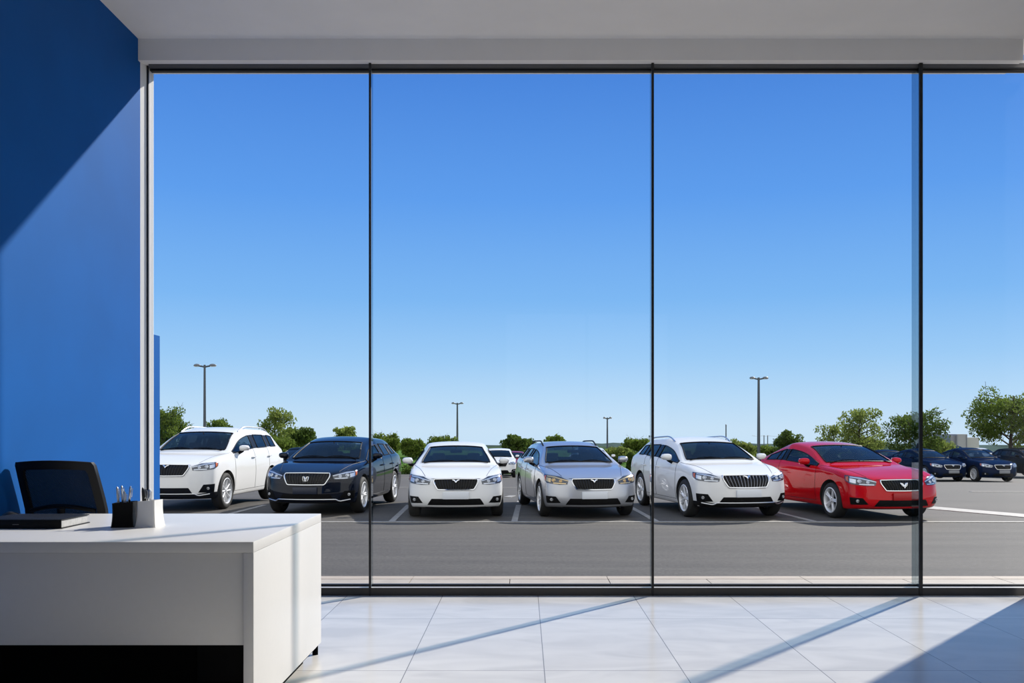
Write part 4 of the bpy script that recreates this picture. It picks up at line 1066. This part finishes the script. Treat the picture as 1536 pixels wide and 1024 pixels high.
# ================================================================== TREES
bark = principled('bark', (0.055, 0.042, 0.03), 0.9, noise=(8, 0.3))
LM = [leaf_mat('leaf_mid', (0.075, 0.12, 0.02), (0.17, 0.23, 0.045)), leaf_mat('leaf_pale', (0.13, 0.18, 0.04), (0.26, 0.31, 0.08)), leaf_mat('leaf_dark', (0.045, 0.08, 0.018), (0.12, 0.175, 0.038))]
def leaves(m, centers, rad, n, size, rnd):
    vs = []; fs = []
    for c in centers:
        for _ in range(n):
            while True:
                p = Vector((rnd.uniform(-1, 1), rnd.uniform(-1, 1), rnd.uniform(-1, 1)))
                if p.length < 1: break
            p = c + Vector((p.x*rad, p.y*rad, p.z*rad*0.75))
            e = Euler((rnd.uniform(0, 6.28), rnd.uniform(0, 6.28), rnd.uniform(0, 6.28))).to_matrix(); s = size*rnd.uniform(0.6, 1.2); i = len(vs)
            vs += [p + e @ Vector(q) for q in ((-0.5*s, 0, 0), (0, -0.28*s, 0.06*s), (0.5*s, 0, 0), (0, 0.28*s, 0.06*s))]; fs.append((i, i+1, i+2, i+3))
    m.add(vs, fs)
def tree(label, px, top, width, d, mat=0, seed=1, trunk=0.25, dens=1.0, leaf=None, name='tree', zb=None, shape=1.0, clump=1.0, cat='tree', sparse=0.0):
    rnd = random.Random(seed)
    if wx(px, d) < 12 and d < 68: d += 3.5
    x = wx(px, d); fn = bank if x < 12 else gz
    z0 = fn(x, d) - 0.03 if zb is None else zb; H = wz(top, d) - z0; W = width*d/FPX
    o = empty(name, (x, d, z0)); tag(o, label, cat, 'trees and bushes behind the car lot')
    tm = MB(); lm = MB(); tips = []
    zt = H*trunk; r0 = max(0.04, 0.028*H)
    spine = [Vector((rnd.uniform(-.03, .03)*H*k/5, rnd.uniform(-.03, .03)*H*k/5, H*0.88*k/5)) for k in range(6)]
    tm.tube(spine, [r0*(1 - 0.16*k) for k in range(6)], 7)
    nb = int(rnd.uniform(15, 20)*(0.8 + 0.4*dens))
    for k in range(nb):
        t = lerp(zt/H + 0.02, 0.82, (k + rnd.random()*0.8)/nb); a = k*2.4 + rnd.uniform(-.4, .4)
        zc = (t - trunk*0.75)/(1 - trunk*0.75); prof = (max(0.0, 1 - (2*zc - 0.75)**2*0.75))**0.5 * shape + (1-shape)*(1 - zc)
        L = W/2*max(0.25, prof)*rnd.uniform(0.72, 1.08)
        base = spine[0].lerp(spine[-1], t/0.88 if t < 0.88 else 1); up = rnd.uniform(0.15, 0.6)*L
        p = [base, base + Vector((math.cos(a)*L*0.5, math.sin(a)*L*0.5, up*0.6)), base + Vector((math.cos(a)*L*0.9, math.sin(a)*L*0.9, up))]
        tm.tube(p, [r0*0.35, r0*0.2, r0*0.08], 5)
        for q in (0.45, 0.7, 0.95, 1.05):
            if rnd.random() < sparse: continue
            c = p[0].lerp(p[1], min(1, q*2)) if q < 0.5 else p[1].lerp(p[2], (q-0.5)*2)
            c = c + Vector((rnd.gauss(0, .08), rnd.gauss(0, .08), rnd.gauss(0.04, .07)))*W*0.6
            tips.append(c)
            if q > 0.6: tm.tube([p[1].lerp(p[2], (q-0.5)*1.4), c], r0*0.07, 4)
    for k in range(6): tips.append(spine[-1] + Vector((rnd.gauss(0, .07)*W, rnd.gauss(0, .07)*W, H*0.10*rnd.uniform(-.9, .75))))
    rad = 0.10*W*clump*(0.9 + 0.2*rnd.random()) + 0.10
    zmax = max(c.z for c in tips); lo_ = zt*0.85; sc = (H - rad*0.7 - lo_)/max(0.1, zmax - lo_)
    xm = max(max(abs(c.x), abs(c.y)) for c in tips); sx = (W*0.5 - rad*0.6)/xm
    tips = [Vector((c.x*sx, c.y*sx, max(lo_*0.9, lo_ + (c.z - lo_)*sc))) for c in tips]
    lf = leaf or 0.0030*d
    leaves(lm, tips, rad, int(30*dens*max(1, W/2.4)**1.5), lf, rnd)
    tm.build('trunk', [bark], o, 60); lm.build('foliage', [LM[mat]], o, None, fix=False)
    return o
tree('leafy tree next to the blue wing wall', 243, 606, 90, 60, 0, 1, 0.10, 1.2)
tree('rounded tree top above the roof of the white SUV', 330, 626, 46, 72, 0, 2, 0.15, 1.2)
tree('tall spiky pale tree between white SUV and black SUV', 413, 610, 62, 63, 1, 3, 0.10, 0.9, shape=0.5, sparse=0.25)
tree('low dense bush beside the spiky pale tree', 447, 640, 52, 67, 2, 4, 0.06, 1.7)
tree('low dense bush under the spiky pale tree', 418, 652, 60, 57, 0, 44, 0.05, 1.7, name='bush', cat='bush')
tree('pale tree top above the roof of the black SUV', 517, 639, 36, 74, 1, 5, 0.12, 1.0)
tree('leafy tree behind the rear of the black SUV', 578, 649, 50, 62, 0, 6, 0.08, 1.5)
tree('round bush on the grass beside the white sedan', 620, 657, 40, 60.5, 0, 7, 0.04, 2.0, name='bush', cat='bush')
tree('low round bush between two taller ones behind black SUV', 598, 664, 34, 66.5, 1, 17, 0.04, 1.9, name='bush', cat='bush')
tree('small tree top above the white sedan roof', 664, 653, 44, 72, 0, 8, 0.12, 1.2)
tree('dense dark tree behind the small white SUV', 772, 651, 42, 57.5, 2, 9, 0.08, 2.0)
tree('dense tree close to the silver wagon roof', 789, 657, 40, 59, 2, 10, 0.08, 1.9)
tree('small tree top above the silver wagon roof', 832, 651, 32, 72, 0, 11, 0.12, 1.1)
tree('bushy tree behind the tail of the white crossover', 957, 656, 48, 66, 0, 12, 0.05, 1.9)
tree('low bright bush behind the silver wagon mirror', 928, 669, 46, 60, 1, 13, 0.04, 1.8, name='bush', cat='bush')
tree('clipped dark bush in front of the bushy tree', 946, 678, 12, 57, 2, 33, 0.02, 2.2, name='bush', cat='bush', clump=1.4)
tree('low bush under the slim pole beside the white crossover', 1112, 657, 48, 63, 1, 14, 0.05, 1.5, name='bush', cat='bush')
tree('low bush at the foot of the thick lamp post', 1150, 667, 50, 66, 0, 15, 0.05, 1.6, name='bush', cat='bush')
tree('round dark tree behind the tail of the red coupe', 1181, 644, 46, 60, 2, 16, 0.10, 1.6)
tree('pale open tree above the red coupe roof', 1289, 611, 78, 59, 1, 18, 0.18, 0.95, sparse=0.15)
tree('lower pale tree beside the open one above the red coupe', 1251, 632, 54, 66, 1, 19, 0.14, 1.0, sparse=0.15)
tree('low pale shrub below the open tree', 1300, 652, 64, 71, 1, 29, 0.05, 1.3, name='bush', cat='bush')
tree('large dark tree behind the broad window bar', 1376, 611, 112, 55, 2, 20, 0.16, 1.25, sparse=0.1)
tree('low leafy shrub at the foot of the large dark tree', 1410, 655, 60, 62, 1, 21, 0.05, 1.2, name='bush', cat='bush')
tree('biggest tree with a bare trunk above the black SUV', 1516, 577, 140, 54, 0, 22, 0.26, 1.3, sparse=0.05)
def hedge(name, label, x0, x1, d, top, mat, seed, dep=1.6):
    rnd = random.Random(seed); xa, xb = wx(x0, d), wx(x1, d); zt = wz(top, d); m = MB(); cs = []
    n = int((xb-xa)/0.35)
    for k in range(n):
        x = lerp(xa, xb, (k+.5)/n) + rnd.uniform(-.15, .15); fn = bank if x < 12 else gz; zz = fn(x, d); hh = max(0.3, zt*1 - zz + rnd.uniform(-.35, .12))
        for q in range(3): cs.append(Vector((x - (xa+xb)/2, rnd.uniform(-dep/2, dep/2), hh*(q+0.6)/3.2)))
    zb = min(bank(xa, d), bank(xb, d)) if xb < 12 else gz(xb, d)
    leaves(m, cs, 0.42, 42, 0.20, rnd); o = m.build(name, [LM[mat]], None, None, fix=False); o.location = ((xa+xb)/2, d, zb); tag(o, label, 'hedge', 'hedges behind the car lot'); return o
hedge('hedge', 'low hedge on the grass bank behind the white sedan', 560, 700, 79, 668, 0, 51)
hedge('hedge', 'hedge strip on the bank behind the silver wagon', 880, 1010, 74, 668, 1, 52, 2.5)
hedge('hedge', 'hedge strip on the bank behind the white crossover', 1085, 1225, 72, 667, 1, 53, 2.5)
hedge('hedge', 'hedge strip behind the white SUV and black SUV', 330, 560, 77, 668, 0, 54, 2.5)
hedge('ground_cover', 'low leafy ground cover at the edge of the lot beside white sedan', 590, 640, 59.4, 697, 2, 55, 0.8)
# wooded hills on the horizon
hm = principled('distant_woodland', (0.065, 0.095, 0.085), 1.0, spec=0.0, noise=(0.05, 0.35)); rnd = random.Random(9)
def ridge(label, d, x0, x1, top, var, seed, mat):
    rnd = random.Random(seed); m = MB(); rings = []; n = int((x1-x0)/(0.012*d)); h = 0
    for k in range(n+1):
        x = lerp(x0, x1, k/n); h = 0.7*h + rnd.uniform(-1, 1)*var; z = wz(top + h + 1.5*math.sin(k*0.11+seed), d)
        rings.append([(x, d-30, -12), (x, d-8, lerp(-9, z, 0.5)), (x, d-2, z-0.1), (x, d, z), (x, d+4, z-0.2), (x, d+25, -12)])
    m.loft(rings, True, True, True); o = m.build('hill', [mat], None, 50); tag(o, label, 'hill'); o['kind'] = 'structure'; return o
ridge('low wooded ridge on the horizon', 470, -340, 260, 665, 1.2, 3, hm)
ridge('nearer line of woodland below the ridge', 300, -220, 90, 671, 1.0, 5, principled('mid_woodland', (0.06, 0.09, 0.05), 1.0, spec=0.0, noise=(0.1, 0.4)))

# ================================================================== LIGHT
sd = Vector((0.656, 0.755, 0.0)).normalized(); el = R(32.5)
sunv = Vector((sd.x*math.cos(el), sd.y*math.cos(el), math.sin(el)))
l = bpy.data.lights.new('sun', 'SUN'); l.energy = 6.3; l.angle = R(1.0); l.color = (1.0, 0.935, 0.85)
so = bpy.data.objects.new('sun', l); COL.objects.link(so); so.rotation_euler = sunv.to_track_quat('Z', 'Y').to_euler(); so.location = (8, 12, 12)

def srgb(r, g, b):
    f = lambda c: (c/255/12.92) if c/255 <= 0.04045 else ((c/255+0.055)/1.055)**2.4
    return (f(r), f(g), f(b), 1)
w = bpy.data.worlds.new('sky'); SC.world = w; w.use_nodes = True; nt = w.node_tree; bgn = nt.nodes['Background']
tc = nt.nodes.new('ShaderNodeTexCoord'); nv = nt.nodes.new('ShaderNodeVectorMath'); nv.operation = 'NORMALIZE'; nt.links.new(tc.outputs['Generated'], nv.inputs[0])
sep = nt.nodes.new('ShaderNodeSeparateXYZ'); nt.links.new(nv.outputs[0], sep.inputs[0])
ramp = nt.nodes.new('ShaderNodeValToRGB'); e = ramp.color_ramp.elements
stops = [(0.0, srgb(205, 229, 250)), (0.035, srgb(186, 220, 250)), (0.075, srgb(160, 206, 249)), (0.137, srgb(128, 186, 246)), (0.238, srgb(97, 160, 240)), (0.36, srgb(74, 134, 222)), (0.50, (0.10, 0.28, 0.76, 1)), (0.75, (0.16, 0.36, 0.80, 1)), (1.0, (0.35, 0.5, 0.85, 1))]
while len(e) < len(stops): e.new(0.5)
for s, (p, c) in zip(e, stops): s.position = p; s.color = c
nt.links.new(sep.outputs[2], ramp.inputs[0])
# fill light added over the unseen half of the sky opposite the lot
back_fill = nt.nodes.new('ShaderNodeMapRange'); back_fill.interpolation_type = 'SMOOTHSTEP'; nt.links.new(sep.outputs[1], back_fill.inputs[0])
back_fill.inputs[1].default_value = 0.15; back_fill.inputs[2].default_value = -0.55; back_fill.inputs[3].default_value = 0.0; back_fill.inputs[4].default_value = 1.0
mxv = nt.nodes.new('ShaderNodeMix'); mxv.data_type = 'RGBA'; mxv.clamp_result = False; nt.links.new(back_fill.outputs[0], mxv.inputs[0]); nt.links.new(ramp.outputs[0], mxv.inputs[6]); mxv.inputs[7].default_value = (1.30, 1.30, 1.30, 1)
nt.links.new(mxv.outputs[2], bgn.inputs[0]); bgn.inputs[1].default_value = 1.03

# ================================================================== CAMERA
cd = bpy.data.cameras.new('camera'); co = bpy.data.objects.new('camera', cd); COL.objects.link(co); SC.camera = co
co.location = (0, 0, CAMZ); co.rotation_euler = (R(90), 0, 0); cd.sensor_width = 36; cd.lens = FPX/1536*36
cd.shift_x = -(VX-768)/1536; cd.shift_y = (VY-512)/1536; cd.clip_end = 2000; cd.clip_start = 0.05
vs = SC.view_settings; vs.view_transform = 'Standard'; vs.look = 'None'; vs.gamma = 1; vs.use_curve_mapping = False; vs.exposure = 0.0
try:
    SC.cycles.use_denoising = True; SC.cycles.max_bounces = 10; SC.cycles.transparent_max_bounces = 24; SC.cycles.diffuse_bounces = 5
except Exception: pass
